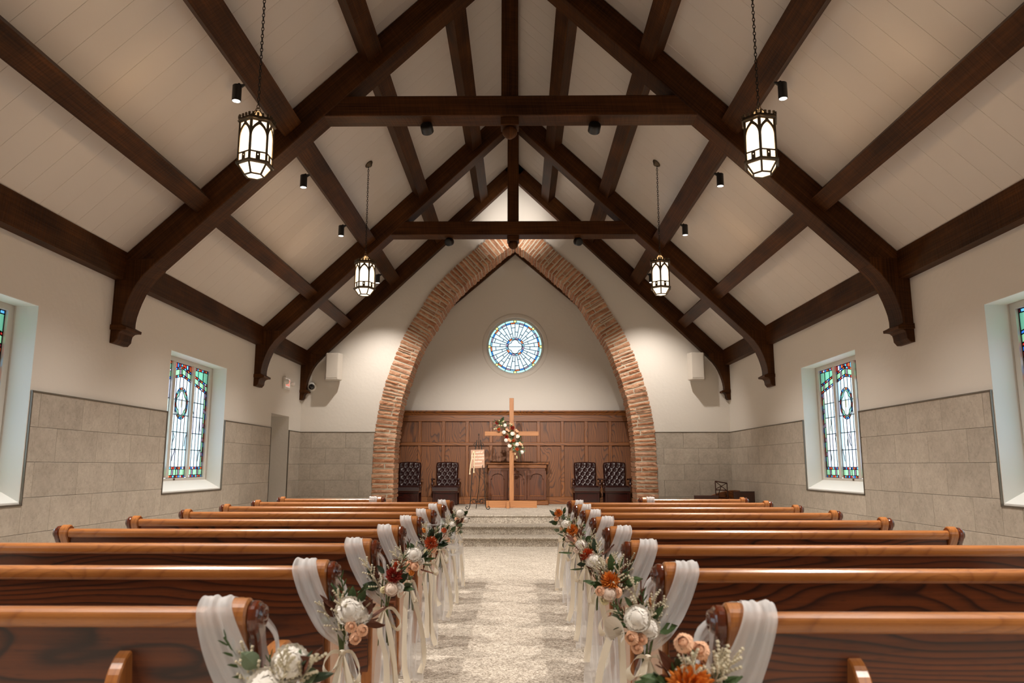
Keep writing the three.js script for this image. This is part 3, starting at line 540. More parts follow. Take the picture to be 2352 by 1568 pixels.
// ---------------------------------------------------------------- hanging lanterns
const hexP = (R, y, k) => { const t = (k + 0.5) / 6 * 2 * Math.PI; return V3(R * Math.sin(t), y, R * Math.cos(t)); };
const lanternGeo = (() => {
  const R = 0.135, y0 = 0, y1 = 0.35, a = R, hw = a / 2; // one side is as wide as the radius
  const gothic = (x0, x1, yb, ys, n = 8) => { const w = x1 - x0, l = [[x0, yb], [x1, yb], [x1, ys]]; for (let i = 1; i < n; i++) { const t = i / n * Math.PI / 3; l.push([x0 + w * Math.cos(t), ys + w * Math.sin(t) * 1.05]); } l.push([(x0 + x1) / 2, ys + w * 0.91]); for (let i = n - 1; i >= 1; i--) { const t = i / n * Math.PI / 3; l.push([x1 - w * Math.cos(t), ys + w * Math.sin(t) * 1.05]); } l.push([x0, ys]); return l; };
  const cw = (l) => l.slice().reverse();
  const A = gothic(-hw + 0.011, hw - 0.011, 0.085, 0.21), spL = [[-hw + 0.013, 0.342], [-hw + 0.013, 0.285], [-hw + 0.026, 0.305], [-hw + 0.036, 0.316], [-0.012, 0.336], [-0.014, 0.342]], spR = spL.map(([x, y]) => [-x, y]).reverse();
  const holes = [cw(A), spL, spR, cw(rect(-hw + 0.011, 0.018, -0.017, 0.074)), cw(rect(0.017, 0.018, hw - 0.011, 0.074)), cw(rect(-0.005, 0.05, 0.005, 0.062))];
  const side = ext(rect(-hw, y0, hw, y1), 0.006, 0, holes); side.translate(0, 0, R * Math.cos(Math.PI / 6) - 0.003);
  const prism = (r0, y0_, r1, y1_) => { const g = new THREE.CylinderGeometry(r1, r0, y1_ - y0_, 6, 1, true); g.rotateY(Math.PI / 6); g.translate(0, (y0_ + y1_) / 2, 0); return g; };
  const ring = (r0, r1, ya, yb) => { const g = lathe([[r0, ya], [r1, ya + 0.004], [r1, yb - 0.004], [r0, yb], [r0, ya]], 6); g.rotateY(Math.PI / 6); return g.toNonIndexed(); };
  const flat = (g) => { g = g.toNonIndexed(); g.computeVertexNormals(); return g; };
  // glass: the upright prism, the tapering bottom and its flat base, as one bulb-like body round the light
  const base = new THREE.CircleGeometry(0.073, 6); base.rotateZ(0); base.rotateX(Math.PI / 2); base.translate(0, -0.085, 0); base.rotateY(0);
  const body = merge([flat(prism(R - 0.008, 0, R - 0.008, 0.345)), flat(prism(0.074, -0.085, R - 0.006, -0.006)), flat(base), flat(prism(R - 0.008, 0.345, 0.02, 0.35))]);
  const bars = []; for (let k = 0; k < 6; k++) { const p = hexP(R + 0.002, -0.004, k), q = hexP(0.078, -0.088, k), q2 = hexP(0.078, -0.088, (k + 1) % 6); bars.push(rod(p.toArray(), q.toArray(), 0.0085, 5), rod(q.toArray(), q2.toArray(), 0.008, 5), rod(hexP(R, 0, k).toArray(), hexP(R, 0.35, k).toArray(), 0.008, 6)); }
  const cren = []; for (let k = 0; k < 6; k++) { const a0 = hexP(R + 0.016, 0.395, k), a1 = hexP(R + 0.016, 0.395, (k + 1) % 6); for (let i = 0; i < 4; i++) { const p = a0.clone().lerp(a1, (i + 0.5) / 4), g = new THREE.BoxGeometry(0.017, 0.024, 0.011); g.rotateY(Math.atan2(a1.x - a0.x, a1.z - a0.z) + Math.PI / 2); g.translate(p.x, p.y, p.z); cren.push(g); } }
  const pyr = flat(prism(R - 0.035, 0.372, 0.022, 0.47)), ribs = []; for (let k = 0; k < 6; k++) ribs.push(rod(hexP(R - 0.03, 0.374, k).toArray(), hexP(0.02, 0.478, k).toArray(), 0.0045, 5));
  const link = new THREE.TorusGeometry(0.0105, 0.0032, 6, 10); link.scale(1, 1.75, 1);
  return { side, body, bars: merge([...bars, ...ribs]), lower: merge([ring(R - 0.012, R + 0.02, -0.012, 0.014)]), upper: merge([ring(R - 0.012, R + 0.014, 0.345, 0.386), ring(R - 0.03, R + 0.022, 0.352, 0.362), ...cren]), pyr, link, canopy: lathe([[0, 0.006], [0.06, 0], [0.066, -0.008], [0.06, -0.02], [0.035, -0.035], [0.02, -0.05], [0.0, -0.055]], 16) };
})();
function lantern(x, D, turn, label) {
  const base = 3.665, o = thing('hanging_lantern', label, 'lantern', [x, base, -D], 'gothic hanging lanterns');
  const b = sub('lantern_body', o); b.rotation.y = turn;
  for (let k = 0; k < 6; k++) { const s = mesh('side_panel', lanternGeo.side, M.bronze, b); s.rotation.y = k / 6 * 2 * Math.PI; }
  mesh('glass', lanternGeo.body, M.lampGlass, b); mesh('corner_bars', lanternGeo.bars, M.bronze, b); mesh('lower_band', lanternGeo.lower, M.bronze, b); mesh('crenellated_crown', lanternGeo.upper, M.bronze, b); mesh('top_glass', lanternGeo.pyr, M.lampTop, b);
  const chain = sub('chain', o), top = roofY(x) - base - 0.045; let y = 0.5, k = 0;
  const loop = mesh('eye', new THREE.TorusGeometry(0.018, 0.004, 6, 12), M.bronze, o); loop.position.y = 0.49;
  while (y < top) { const l = mesh('chain_link', lanternGeo.link, M.iron, chain); l.position.y = y + 0.018; l.rotation.y = k % 2 ? Math.PI / 2 : 0; y += 0.0318; k++; }
  const c = mesh('canopy', lanternGeo.canopy, M.bronze, o); c.position.y = roofY(x) - base; c.rotation.z = x > 0 ? -Math.atan(SL) : Math.atan(SL);
  const p = new THREE.PointLight(WARM, LIGHT.lantern); p.position.set(0, 0.17, 0); p.castShadow = true; p.shadow.radius = 3; o.add(p);
  return o;
}
lantern(-2.07, 5.86, 0.52, 'lit gothic lantern on a chain, exit sign side, farther from the arch');
lantern(2.07, 5.86, 0.2, 'lit gothic lantern on a chain, organ side, farther from the arch');
lantern(-2.055, 10.23, 0.1, 'lit gothic lantern on a chain, exit sign side, nearer the arch');
lantern(2.055, 10.23, 0.35, 'lit gothic lantern on a chain, organ side, nearer the arch');

// ---------------------------------------------------------------- spotlights on the purlins and behind the collars
const spotGeo = { body: lathe([[0.0, 0.16], [0.034, 0.16], [0.042, 0.152], [0.042, 0.004], [0.039, 0], [0.037, 0.002], [0, 0.004]], 20), lens: (() => { const g = new THREE.CircleGeometry(0.036, 20); g.rotateX(Math.PI / 2); g.translate(0, 0.001, 0); return g; })() };
const ORD = ['first', 'second', 'third', 'fourth', 'fifth', 'sixth', 'seventh'];
for (const dir of [-1, 1]) [13.70, 10.78, 8.80, 6.58, 4.42, 2.2, 0.1].forEach((D, i) => {  // last three per side are unseen, added to brighten the near pews
  const x = dir * 2.545, y = 4.60, o = thing('track_spotlight', `lit black spotlight on the ${sideName(dir)} side purlin, ${ORD[i]} from the arch wall`, 'spotlight', [x, y, -D], 'black purlin spotlights');
  mesh('housing', spotGeo.body, M.black, o); mesh('lens', spotGeo.lens, M.spotLens, o);
  const ax = -dir * 0.0, px = dir * 2.53 - x, py = roofY(2.53) - 0.2 * RL - 0.012 - y;
  mesh('arm', merge([rod([0, 0.11, 0], [-dir * 0.07, 0.16, 0], 0.009), rod([-dir * 0.07, 0.16, 0], [px, py + 0.01, 0], 0.011)]), M.black, o);
  const mt = mesh('mount', cyl(0.025, 0.025, 0.02, 0, 0, 0, 12), M.black, o); mt.position.set(px, py + 0.005, 0); mt.rotation.z = dir > 0 ? -Math.atan(SL) : Math.atan(SL);
  const s = new THREE.SpotLight(NEUTRAL, i === 0 ? LIGHT.spotWall : LIGHT.spot, 0, 0.80, 0.75); s.position.set(0, -0.012, 0); s.target.position.set(i === 0 ? dir * 0.1 : -dir * 0.25, -4, i === 0 ? -1.5 : -0.3); s.castShadow = true; s.shadow.radius = 1.8; o.add(s, s.target);
});
function drumSpot(x, D, target, cone, power, label) {
  const o = thing('drum_spotlight', label, 'spotlight', [x, 5.0, -D], 'short drum spotlights behind the collar beams');
  const dir = V3(...target).sub(V3(x, 5.0, -D)).normalize(), h = sub('head', o); h.quaternion.setFromUnitVectors(V3(0, -1, 0), dir);
  mesh('housing', lathe([[0, 0.05], [0.05, 0.05], [0.066, 0.04], [0.07, 0.02], [0.07, -0.05], [0.064, -0.055], [0.062, -0.04], [0, -0.04]], 20), M.black, h);
  const lg = new THREE.CircleGeometry(0.06, 20); lg.rotateX(Math.PI / 2); lg.translate(0, -0.046, 0); mesh('lens', lg, M.spotLens, h);
  mesh('yoke', merge([rod([0, 0.04, 0], [0, 0.12, 0.0], 0.014), plainBox(0.09, 0.012, 0.09, 0, 0.12, 0)]), M.black, o);
  const s = new THREE.SpotLight(NEUTRAL, power, 0, cone, 0.8); const p = dir.clone().multiplyScalar(0.06); s.position.copy(p); s.target.position.copy(p.clone().add(dir)); s.castShadow = true; s.shadow.radius = 2.5; o.add(s, s.target);
}
for (const dir of [-1, 1]) {
  drumSpot(dir * 0.945, 8.02, [dir * 0.2, 1.3, -15.6], 0.36, LIGHT.canFar, `black drum spotlight under the farther collar beam, ${sideName(dir)} side`);
  drumSpot(dir * 1.10, 12.42, [dir * -0.1, 6.15, -ZB], 0.32, LIGHT.canApex, `black drum spotlight under the collar beam nearer the arch, ${sideName(dir)} side`);
}
// ---------------------------------------------------------------- pews
const PEW_U = 0.854, PEW_L = 2.1234, PEW_R = 2.0665, PXI = 0.60, PXO = 2.718, PXI9 = 1.472;
const endProf = (() => {
  const l = [[0.10, 0], ...spline([[0.10, 0.28], [0.085, 0.48], [0.05, 0.66], [0.012, 0.765], [-0.012, 0.80], [-0.03, 0.835], [-0.022, 0.87], [0.012, 0.887], [0.045, 0.875], [0.062, 0.84], [0.075, 0.79], [0.105, 0.735], [0.16, 0.7], [0.26, 0.69], [0.36, 0.697], [0.415, 0.69], [0.437, 0.66], [0.425, 0.625], [0.395, 0.6], [0.375, 0.53], [0.372, 0.4]], 64), [0.372, 0]];
  return l;
})();
const scrollProf = spline([[0.03, 0.70], [0.002, 0.775], [-0.02, 0.81], [-0.026, 0.84], [-0.017, 0.868], [0.012, 0.881], [0.04, 0.868], [0.054, 0.838], [0.062, 0.79], [0.09, 0.735], [0.15, 0.694], [0.26, 0.683], [0.38, 0.688], [0.424, 0.67], [0.42, 0.63], [0.38, 0.605], [0.25, 0.6], [0.12, 0.6], [0.06, 0.63], [0.03, 0.70]], 60);
const railProf = spline([[0.035, 0.815], [-0.008, 0.815], [-0.016, 0.835], [-0.012, 0.855], [0.008, 0.864], [0.03, 0.86], [0.04, 0.84], [0.035, 0.815]], 24).slice(0, -1);
const bracketProf = [[0.05, 0.755], ...spline([[0.03, 0.752], [-0.005, 0.735], [-0.035, 0.70], [-0.05, 0.65], [-0.055, 0.55]], 12), [-0.05, 0.10], [0.12, 0.10], [0.12, 0.42], [0.06, 0.7]];
const pewShared = {};
function pewParts(len, key) {
  if (pewShared[key]) return pewShared[key];
  const core = uvm(xf(ext(endProf, 0.052, 0.006), sideM(1, 0)), 'y'), scroll = uvm(xf(ext(scrollProf, 0.034, 0.012, [], 3), sideM(1, 0)), 'y'), scrollM = uvm(xf(ext(scrollProf, 0.034, 0.012, [], 3), sideM(-1, 0)), 'y');
  const rail = uvm(xf(ext(railProf, len - 0.10), sideM(1, -(len - 0.10) / 2)), 'x'), br = uvm(xf(ext(bracketProf, 0.038, 0.004), sideM(1, -0.019)), 'y');
  const seat = box(len - 0.10, 0.04, 0.36, 0, 0.42, -0.24, 'x', 0.012), apron = box(len - 0.10, 0.09, 0.025, 0, 0.36, -0.36, 'x');
  const rosette = lathe([[0, 0.016], [0.01, 0.015], [0.013, 0.006], [0.02, 0.012], [0.028, 0.01], [0.032, 0]], 16);
  return pewShared[key] = { core, scroll, scrollM, rail, br, seat, apron, rosette };
}
const ROWS = ['backmost', 'eighth', 'seventh', 'sixth', 'fifth', 'fourth', 'third', 'second', 'frontmost'];
const backMats = [0, 1, 2].map((i) => phys({ map: T.pew, color: C(232 - 14 * i, 222 - 14 * i, 214 - 14 * i), roughness: 0.42, clearcoat: 0.22, clearcoatRoughness: 0.25 }));
function pew(dir, k) {
  const xi = k === 8 ? PXI9 : PXI, len = PXO - xi, mid = dir * (xi + PXO) / 2, D = (dir < 0 ? PEW_L : PEW_R) + PEW_U * k, P = pewParts(len, k === 8 ? 'short' : 'long');
  const o = thing('pew', `varnished oak pew, ${k === 8 ? 'short ' : ''}${k === 0 || k === 8 ? ROWS[k] + ' row' : ROWS[k] + ' row from the altar'}, ${sideName(dir)} side of the aisle`, 'pew', [mid, 0, -D], 'rows of oak pews');
  const bg = box(len - 0.104, 0.62, 0.022, 0, 0, 0, 'x', 0.002); // back panel leans
  bg.rotateX(0.155); bg.translate(0, 0.535, -0.065); mesh('back_panel', bg, backMats[Math.floor(rnd() * 3)], o);
  mesh('top_rail', P.rail, M.pewLight, o); mesh('seat', P.seat, M.pew, o); mesh('seat_apron', P.apron, M.pew, o);
  for (const s of [-1, 1]) { // s = 1 is the +x end
    const e = sub('bench_end', o, [s * len / 2, 0, 0]);
    const c = mesh('end_panel', P.core, M.pewLight, e); c.position.x = s > 0 ? -0.085 : 0.085 - 0.052;
    const sc = mesh('carved_scroll', s > 0 ? P.scroll : P.scrollM, M.pewDark, e); sc.position.x = s > 0 ? -0.035 : 0.035;
    const r = mesh('rosette', P.rosette, M.pewDark, e); r.rotation.z = s > 0 ? -Math.PI / 2 : Math.PI / 2; r.position.set(s * -0.002, 0.84, -0.013);
    const b = mesh('back_bracket', P.br, M.pewLight, o); b.position.x = s * (len / 2 - 0.37);
  }
  return o;
}
for (const dir of [-1, 1]) for (let k = 0; k < 9; k++) pew(dir, k);

// ---------------------------------------------------------------- altar furniture
{ // panelled communion table
  const D = 16.55, t = thing('communion_table', 'dark oak communion table with three arched panels behind the cross', 'table', [0.045, PLAT, -16.75]);
  const w = 1.30, h = 0.84, d = 0.36;
  mesh('body', box(w - 0.08, h - 0.10, d - 0.04, 0, 0.08 + (h - 0.10) / 2 - 0.02, 0, 'y'), M.table, t);
  mesh('top', box(w + 0.06, 0.035, d + 0.06, 0, h + 0.04, 0, 'x', 0.008), M.panelFrame, t);
  mesh('plinth', box(w + 0.04, 0.1, d + 0.04, 0, 0.05, 0, 'x', 0.012), M.panelFrame, t); mesh('frieze', box(w - 0.03, 0.07, d, 0, h - 0.02, 0, 'x', 0.006), M.panelFrame, t);
  for (let k = -1; k <= 1; k++) {
    const x = k * 0.42 - 0.0, hw = 0.15, ar = [[-hw, 0], [hw, 0], [hw, 0.36], [hw - 0.03, 0.37], ...Array.from({ length: 13 }, (_, i) => { const a = Math.PI * i / 12; return [(hw - 0.03) * Math.cos(a), 0.40 + 0.075 * Math.sin(a)]; }), [-hw + 0.03, 0.37], [-hw, 0.36]];
    const fr = ext(rect(-0.205, -0.08, 0.205, 0.54), 0.04, 0.004, [ar.slice().reverse()]); fr.translate(x, 0.19, d / 2 - 0.02); mesh('arched_frame', uvm(fr, 'y', rr(0, 2), rr(0, 2)), M.table, t);
    mesh('sunk_panel', box(0.32, 0.5, 0.008, x, 0.42, d / 2 - 0.018, 'y', 0.002), M.table, t);
    mesh('panel_ledge', box(0.3, 0.016, 0.03, x, 0.195, d / 2 + 0.012, 'x', 0.004), M.panelFrame, t);
  }
  const dia = ext([[0, -0.06], [0.025, 0], [0, 0.06], [-0.025, 0]], 0.012, 0.003); dia.translate(0.0, 0.42, d / 2 - 0.014); mesh('carved_diamond', uvm(dia, 'y'), M.table, t);
}
{ // wooden cross
  const t = thing('cross', 'tall plain pine cross on crossed board feet at the altar', 'cross', [-0.066, PLAT, -15.62]);
  mesh('post', box(0.089, 2.21, 0.089, 0, 1.105, 0, 'y', 0.003), M.pine, t);
  mesh('crossbar', box(1.10, 0.089, 0.04, 0.003, 1.48, 0.066, 'x', 0.003), M.pine, t);
  mesh('foot_board', box(1.02, 0.14, 0.038, 0.0, 0.07, 0.065, 'x', 0.003), M.pine, t); mesh('foot_board', box(0.06, 0.13, 0.55, -0.07, 0.065, 0.02, 'z', 0.003), M.pine, t);
}
function tuftedGeo(w, h, d) { // leather back with buttoned dimples on the room side
  const nx = 26, ny = 28, g = new THREE.BoxGeometry(w, h, d, nx, ny, 3), p = g.attributes.position, rows = [];
  for (let r = 0; r < 6; r++) for (let c = 0; c < (r % 2 ? 3 : 4); c++) rows.push([(c - (r % 2 ? 1 : 1.5)) * w * 0.235, h * 0.36 - r * h * 0.15]);
  for (let i = 0; i < p.count; i++) {
    let x = p.getX(i), y = p.getY(i), z = p.getZ(i); const e = Math.min(1, (w / 2 - Math.abs(x)) / 0.06), f = Math.min(1, (h / 2 - Math.abs(y)) / 0.06), k = Math.sqrt(Math.max(0, e * (2 - e))) * Math.sqrt(Math.max(0, f * (2 - f)));
    if (z > 0) { let dip = 0; for (const [bx, by] of rows) { const q = Math.hypot(x - bx, (y - by) * 0.9); dip += 0.04 * Math.exp(-q * q / 0.0009) + 0.012 * Math.exp(-Math.pow(Math.abs(x - bx) + Math.abs(y - by), 2) / 0.004); } z = d / 2 * (0.35 + 0.65 * k) + 0.03 * k - Math.min(0.05, dip) * k; }
    const top = y / h + 0.5; x *= 1 - 0.06 * Math.abs(2 * top - 1) ** 6; x *= 0.93 + 0.07 * top; y += 0.02 * (1 - (2 * x / w) ** 2) * (top > 0.9 ? 1 : 0);
    p.setXYZ(i, x, y, z);
  }
  g.computeVertexNormals(); return g;
}
const chairGeo = {
  back: tuftedGeo(0.5, 0.56, 0.09),
  seat: (() => { const g = new THREE.BoxGeometry(0.54, 0.1, 0.5, 14, 4, 14), p = g.attributes.position; for (let i = 0; i < p.count; i++) { const x = p.getX(i), z = p.getZ(i), y = p.getY(i), e = Math.min(1, (0.27 - Math.abs(x)) / 0.05), f = Math.min(1, (0.25 - Math.abs(z)) / 0.05), k = Math.sqrt(Math.max(0, e * (2 - e) * f * (2 - f))); p.setY(i, y > 0 ? 0.02 + (y - 0.02) * (0.2 + 0.8 * k) + 0.012 * k : y); } g.computeVertexNormals(); return g; })(),
  post: lathe([[0.02, 0], [0.024, 0.02], [0.014, 0.035], [0.026, 0.075], [0.026, 0.09], [0.014, 0.12], [0.02, 0.14], [0.02, 0.17]], 12),
  arm: (() => { const g = ext(spline([[-0.2, 0.0], [-0.1, 0.012], [0.05, 0.008], [0.17, 0.018], [0.215, 0.014], [0.222, -0.006], [0.2, -0.022], [0.1, -0.02], [-0.2, -0.028]], 30), 0.05, 0.008, [], 2); g.translate(0, 0, -0.025); g.rotateY(-Math.PI / 2); return uvm(g, 'z'); })(),
};
function chair(x, label, turn = 0) {
  const o = thing('armchair', label, 'chair', [x, PLAT, -16.72], 'burgundy leather altar chairs', turn);
  const b = mesh('backrest', chairGeo.back, M.leather, o); b.position.set(0, 0.62, -0.24); b.rotation.x = -0.12;
  const s = mesh('seat', chairGeo.seat, M.leather, o); s.position.set(0, 0.35, 0.01);
  mesh('seat_rail', box(0.54, 0.045, 0.5, 0, 0.28, 0.01, 'x', 0.008), M.cherry, o);
  mesh('nail_trim', plainBox(0.535, 0.008, 0.004, 0, 0.305, 0.262), M.bronze, o);
  for (const sx of [-1, 1]) {
    const a = sub('arm', o, [sx * 0.285, 0, 0]); const ar = mesh('armrest', chairGeo.arm, M.cherry, a); ar.position.set(0, 0.55, 0.02); ar.rotation.y = 0;
    const p = mesh('turned_post', chairGeo.post, M.cherry, a); p.position.set(0, 0.36, 0.17);
    for (const sz of [-1, 1]) mesh('leg', box(0.05, 0.26, 0.05, sx * 0.24, 0.13, sz * 0.2 + 0.01 - (sz < 0 ? 0.03 : 0), 'y', 0.006), M.cherry, o);
  }
  mesh('front_apron', box(0.44, 0.24, 0.02, 0, 0.15, 0.2, 'x', 0.004), M.cherry, o);
  return o;
}
chair(-2.33, 'tufted burgundy leather armchair against the arch pier, exit sign side');
chair(-1.50, 'tufted burgundy leather armchair standing behind the sign easel');
chair(1.54, 'tufted burgundy leather armchair nearer the communion table, organ side');
chair(2.19, 'tufted burgundy leather armchair against the arch pier, organ side');
{ // wrought iron easel
  const o = thing('easel', 'black wrought iron scroll easel holding the wooden sign', 'easel', [-0.70, PLAT, -14.8]);
  const sp = (cx, cy, cz, r, turns, a0, dir) => { const l = []; for (let i = 0; i <= 26; i++) { const t = i / 26, a = a0 + dir * t * turns * 2 * Math.PI, q = r * (1 - 0.75 * t); l.push([cx + q * Math.cos(a), cy + q * Math.sin(a), cz]); } return l; };
  for (const s of [-1, 1]) {
    mesh('leg', tube([[s * 0.035, 1.33, -0.08], [s * 0.10, 0.9, 0.0], [s * 0.125, 0.5, 0.06], [s * 0.14, 0.2, 0.09], [s * 0.155, 0.06, 0.10], [s * 0.185, 0.012, 0.105], [s * 0.225, 0.03, 0.105], [s * 0.225, 0.065, 0.105], [s * 0.2, 0.075, 0.105], [s * 0.19, 0.055, 0.105]], 0.008, 50, 6), M.iron, o);
    mesh('scroll', tube(sp(s * 0.055, 1.24, -0.06, 0.045, 1.2, -Math.PI / 2, s), 0.0055, 30, 5), M.iron, o);
    mesh('brace_scroll', tube(sp(s * 0.06, 0.155, 0.08, 0.055, 1.3, s > 0 ? Math.PI : 0, s > 0 ? -1 : 1), 0.006, 30, 5), M.iron, o);
    mesh('sign_rest', tube([[s * 0.085, 0.80, 0.02], [s * 0.085, 0.77, 0.06], [s * 0.085, 0.79, 0.085], [s * 0.085, 0.83, 0.085], [s * 0.085, 0.845, 0.07], [s * 0.085, 0.83, 0.06]], 0.006, 24, 5), M.iron, o);
  }
  mesh('back_leg', tube([[0, 1.3, -0.09], [0.02, 0.7, -0.25], [-0.06, 0.0, -0.42]], 0.007, 16, 6), M.iron, o);
  mesh('lower_bar', tube([[-0.14, 0.16, 0.085], [-0.08, 0.21, 0.085], [0, 0.14, 0.085], [0.08, 0.21, 0.085], [0.14, 0.16, 0.085]], 0.006, 30, 5), M.iron, o);
  mesh('cross_bar', merge([rod([-0.11, 0.80, 0.02], [0.11, 0.80, 0.02], 0.006), rod([0, 1.2, -0.07], [0, 1.40, -0.085], 0.006)]), M.iron, o);
  mesh('finial', (() => { const g = lathe([[0, 0.05], [0.006, 0.03], [0.014, 0.012], [0.006, 0], [0.01, -0.01], [0, -0.012]], 10); g.translate(0, 1.42, -0.085); return g; })(), M.iron, o);
  const ch = sub('chain', o); for (let i = 0; i < 20; i++) { const t = i / 19, l = mesh('chain_link', new THREE.TorusGeometry(0.008, 0.0025, 5, 8), M.bronze, ch); l.position.set(0.01 + 0.01 * t, 0.76 - 0.58 * t, -0.02 - 0.02 * t); l.rotation.y = i % 2 ? Math.PI / 2 : 0; l.scale.y = 1.6; }
}
{ // sign and braided cord
  const cv = document.createElement('canvas'); cv.width = 512; cv.height = 640; const c = cv.getContext('2d');
  c.fillStyle = 'rgb(178,140,116)'; c.fillRect(0, 0, 512, 640); c.fillStyle = 'rgb(250,242,230)'; c.textAlign = 'center';
  c.font = 'italic 84px serif'; ['A cord of', 'three strands', 'is not easily', 'broken'].forEach((l, i) => c.fillText(l, 270, 110 + i * 112)); c.font = 'italic 44px serif'; c.fillText('Ecclesiastes 4:12', 270, 560);
  const t = new THREE.CanvasTexture(cv); t.colorSpace = THREE.SRGBColorSpace;
  const o = thing('wooden_sign', 'tan wooden sign with white script lettering on the iron easel', 'sign', [-0.705, PLAT + 0.79, -14.752]); o.rotation.x = -0.09; o.rotation.z = 0.035;
  mesh('board', box(0.26, 0.35, 0.012, 0, 0.175, 0, 'x', 0.002), M.board, o);
  const f = new THREE.PlaneGeometry(0.255, 0.345); f.translate(0, 0.175, 0.0068); mesh('lettering', f, std({ map: t, roughness: 0.7 }), o);
  const cdo = thing('braided_cord', 'cream braided cord with two tassels looped over the wooden sign', 'cord', [-0.79, PLAT + 0.74, -14.73]);
  const br = (pts, ph) => { const cu = new THREE.CatmullRomCurve3(pts.map((p) => V3(...p))), l = []; for (let k = 0; k < 3; k++) { const q = []; for (let i = 0; i <= 70; i++) { const p = cu.getPoint(i / 70), a = i / 70 * 40 + k * 2.094 + ph; q.push(V3(p.x + 0.006 * Math.cos(a), p.y, p.z + 0.004 * Math.sin(2 * a))); } l.push(new THREE.TubeGeometry(new THREE.CatmullRomCurve3(q), 90, 0.005, 5)); } return merge(l); };
  mesh('braid', br([[-0.065, 0.0, 0.02], [-0.05, 0.14, 0.015], [-0.02, 0.3, 0.0], [0.0, 0.37, -0.005], [0.02, 0.3, 0.0], [0.015, 0.18, 0.012], [0.01, 0.03, 0.018]], 0), M.cord, cdo);
  for (const [x, y] of [[-0.066, -0.03], [0.01, 0.0]]) { const ts = mesh('tassel', lathe([[0, 0.03], [0.008, 0.028], [0.01, 0.018], [0.007, 0.01], [0.018, -0.04], [0, -0.042]], 10), M.cord, cdo); ts.position.set(x, y, 0.02); }
}
{ // organ console and the music desk on it
  const D = 13.35, o = thing('organ', 'dark wood organ console with a curved side in the tiled corner', 'organ', [3.63, 0, -D]);
  mesh('case', box(1.02, 0.62, 0.5, 0, 0.31, -0.25, 'x', 0.008), M.organ, o);
  const sideP = [[0, 0], [0.85, 0], [0.85, 0.80], [0.55, 0.805], ...spline([[0.5, 0.80], [0.40, 0.73], [0.25, 0.68], [0.05, 0.665]], 10), [0, 0.66]];
  const cheek = (x, sc) => { const g = uvm(xf(ext(sideP.map(([d, y]) => [d * sc, y]), 0.05, 0.006), sideM(1, x)), 'y'); return g; };
  mesh('cheek_panel', (() => { const g = box(0.36, 0.81, 0.05, 0.34, 0.405, 0.0, 'x', 0.006); return g; })(), M.organ, o);
  mesh('cheek_panel', box(0.42, 0.74, 0.05, -0.31, 0.37, 0.0, 'x', 0.006), M.organ, o);
  const lid = []; for (let i = 0; i <= 10; i++) { const t = i / 10; lid.push([-0.25 + 0.6 * t, 0.70 + 0.12 * Math.sin(t * 1.9)]); } lid.push([0.36, 0.66], [-0.25, 0.66]);
  const lg = ext(lid, 0.04, 0.004); lg.translate(0, 0, -0.3); mesh('curved_lid', uvm(lg, 'x'), M.panel, o);
  mesh('key_shelf', box(0.6, 0.03, 0.28, -0.02, 0.66, -0.12, 'x', 0.006), M.panel, o);
  const m = thing('music_desk', 'open wooden music desk with crossed slats standing on the organ', 'music stand', [3.62, 0.70, -D - 0.12]); m.rotation.set(-0.25, 0.35, -0.06);
  const bar = (a, b, n, r = 0.009) => mesh(n, rod([...a, 0], [...b, 0], r, 6), M.organ, m);
  bar([-0.12, 0], [-0.12, 0.27], 'upright'); bar([0.12, 0], [0.12, 0.27], 'upright'); bar([-0.12, 0.27], [0.12, 0.27], 'top_bar', 0.011); bar([-0.12, 0.12], [0.12, 0.14], 'middle_bar'); bar([-0.14, 0.0], [0.14, 0.0], 'bottom_bar', 0.011); bar([-0.12, 0.27], [0.12, 0.13], 'slat', 0.007); bar([-0.12, 0.13], [0.12, 0.27], 'slat', 0.007);
  mesh('strut', rod([0, 0.2, 0], [0, 0.0, -0.16], 0.007), M.organ, m);
}

// ---------------------------------------------------------------- fittings on the walls
for (const dir of [-1, 1]) {
  const o = thing('wall_speaker', `white wall speaker beside the arch, ${sideName(dir)} side`, 'speaker', [dir * 3.575, 3.168, -ZB + 0.13], 'white wall speakers');
  o.rotation.y = 0; const hw = 0.17, h = 0.53, pr = [[-hw, 0.02], [-0.115, 0.17], [0.115, 0.17], [hw, 0.02], [0.12, -0.09], [-0.12, -0.09]];
  const g = ext(pr, h, 0.012, [], 2); g.rotateX(Math.PI / 2); g.translate(0, h / 2, 0); g.scale(1, 1, 1); mesh('cabinet', uvm(g, 'y'), M.speaker, o);
  mesh('grille', box(0.215, h - 0.07, 0.008, 0, 0, 0.171, 'y', 0.002), M.speaker, o); mesh('bracket', plainBox(0.08, 0.12, 0.06, 0, 0, -0.105), M.speaker, o);
}
{
  const o = thing('security_camera', 'white dome security camera beside the gable truss foot', 'camera', [-4.03, 2.79, -ZB + 0.0]);
  const g = lathe([[0, 0], [0.085, 0], [0.088, 0.03], [0.078, 0.06], [0.06, 0.07]], 24); g.rotateX(Math.PI / 2); mesh('housing', g, M.white, o);
  const d = new THREE.SphereGeometry(0.056, 20, 12, 0, Math.PI * 2, 0, Math.PI / 2); d.rotateX(Math.PI / 2); d.translate(0, 0, 0.066); mesh('dome', d, M.lensBlack, o); o.rotation.y = 0.12; o.rotation.x = 0.1;
}
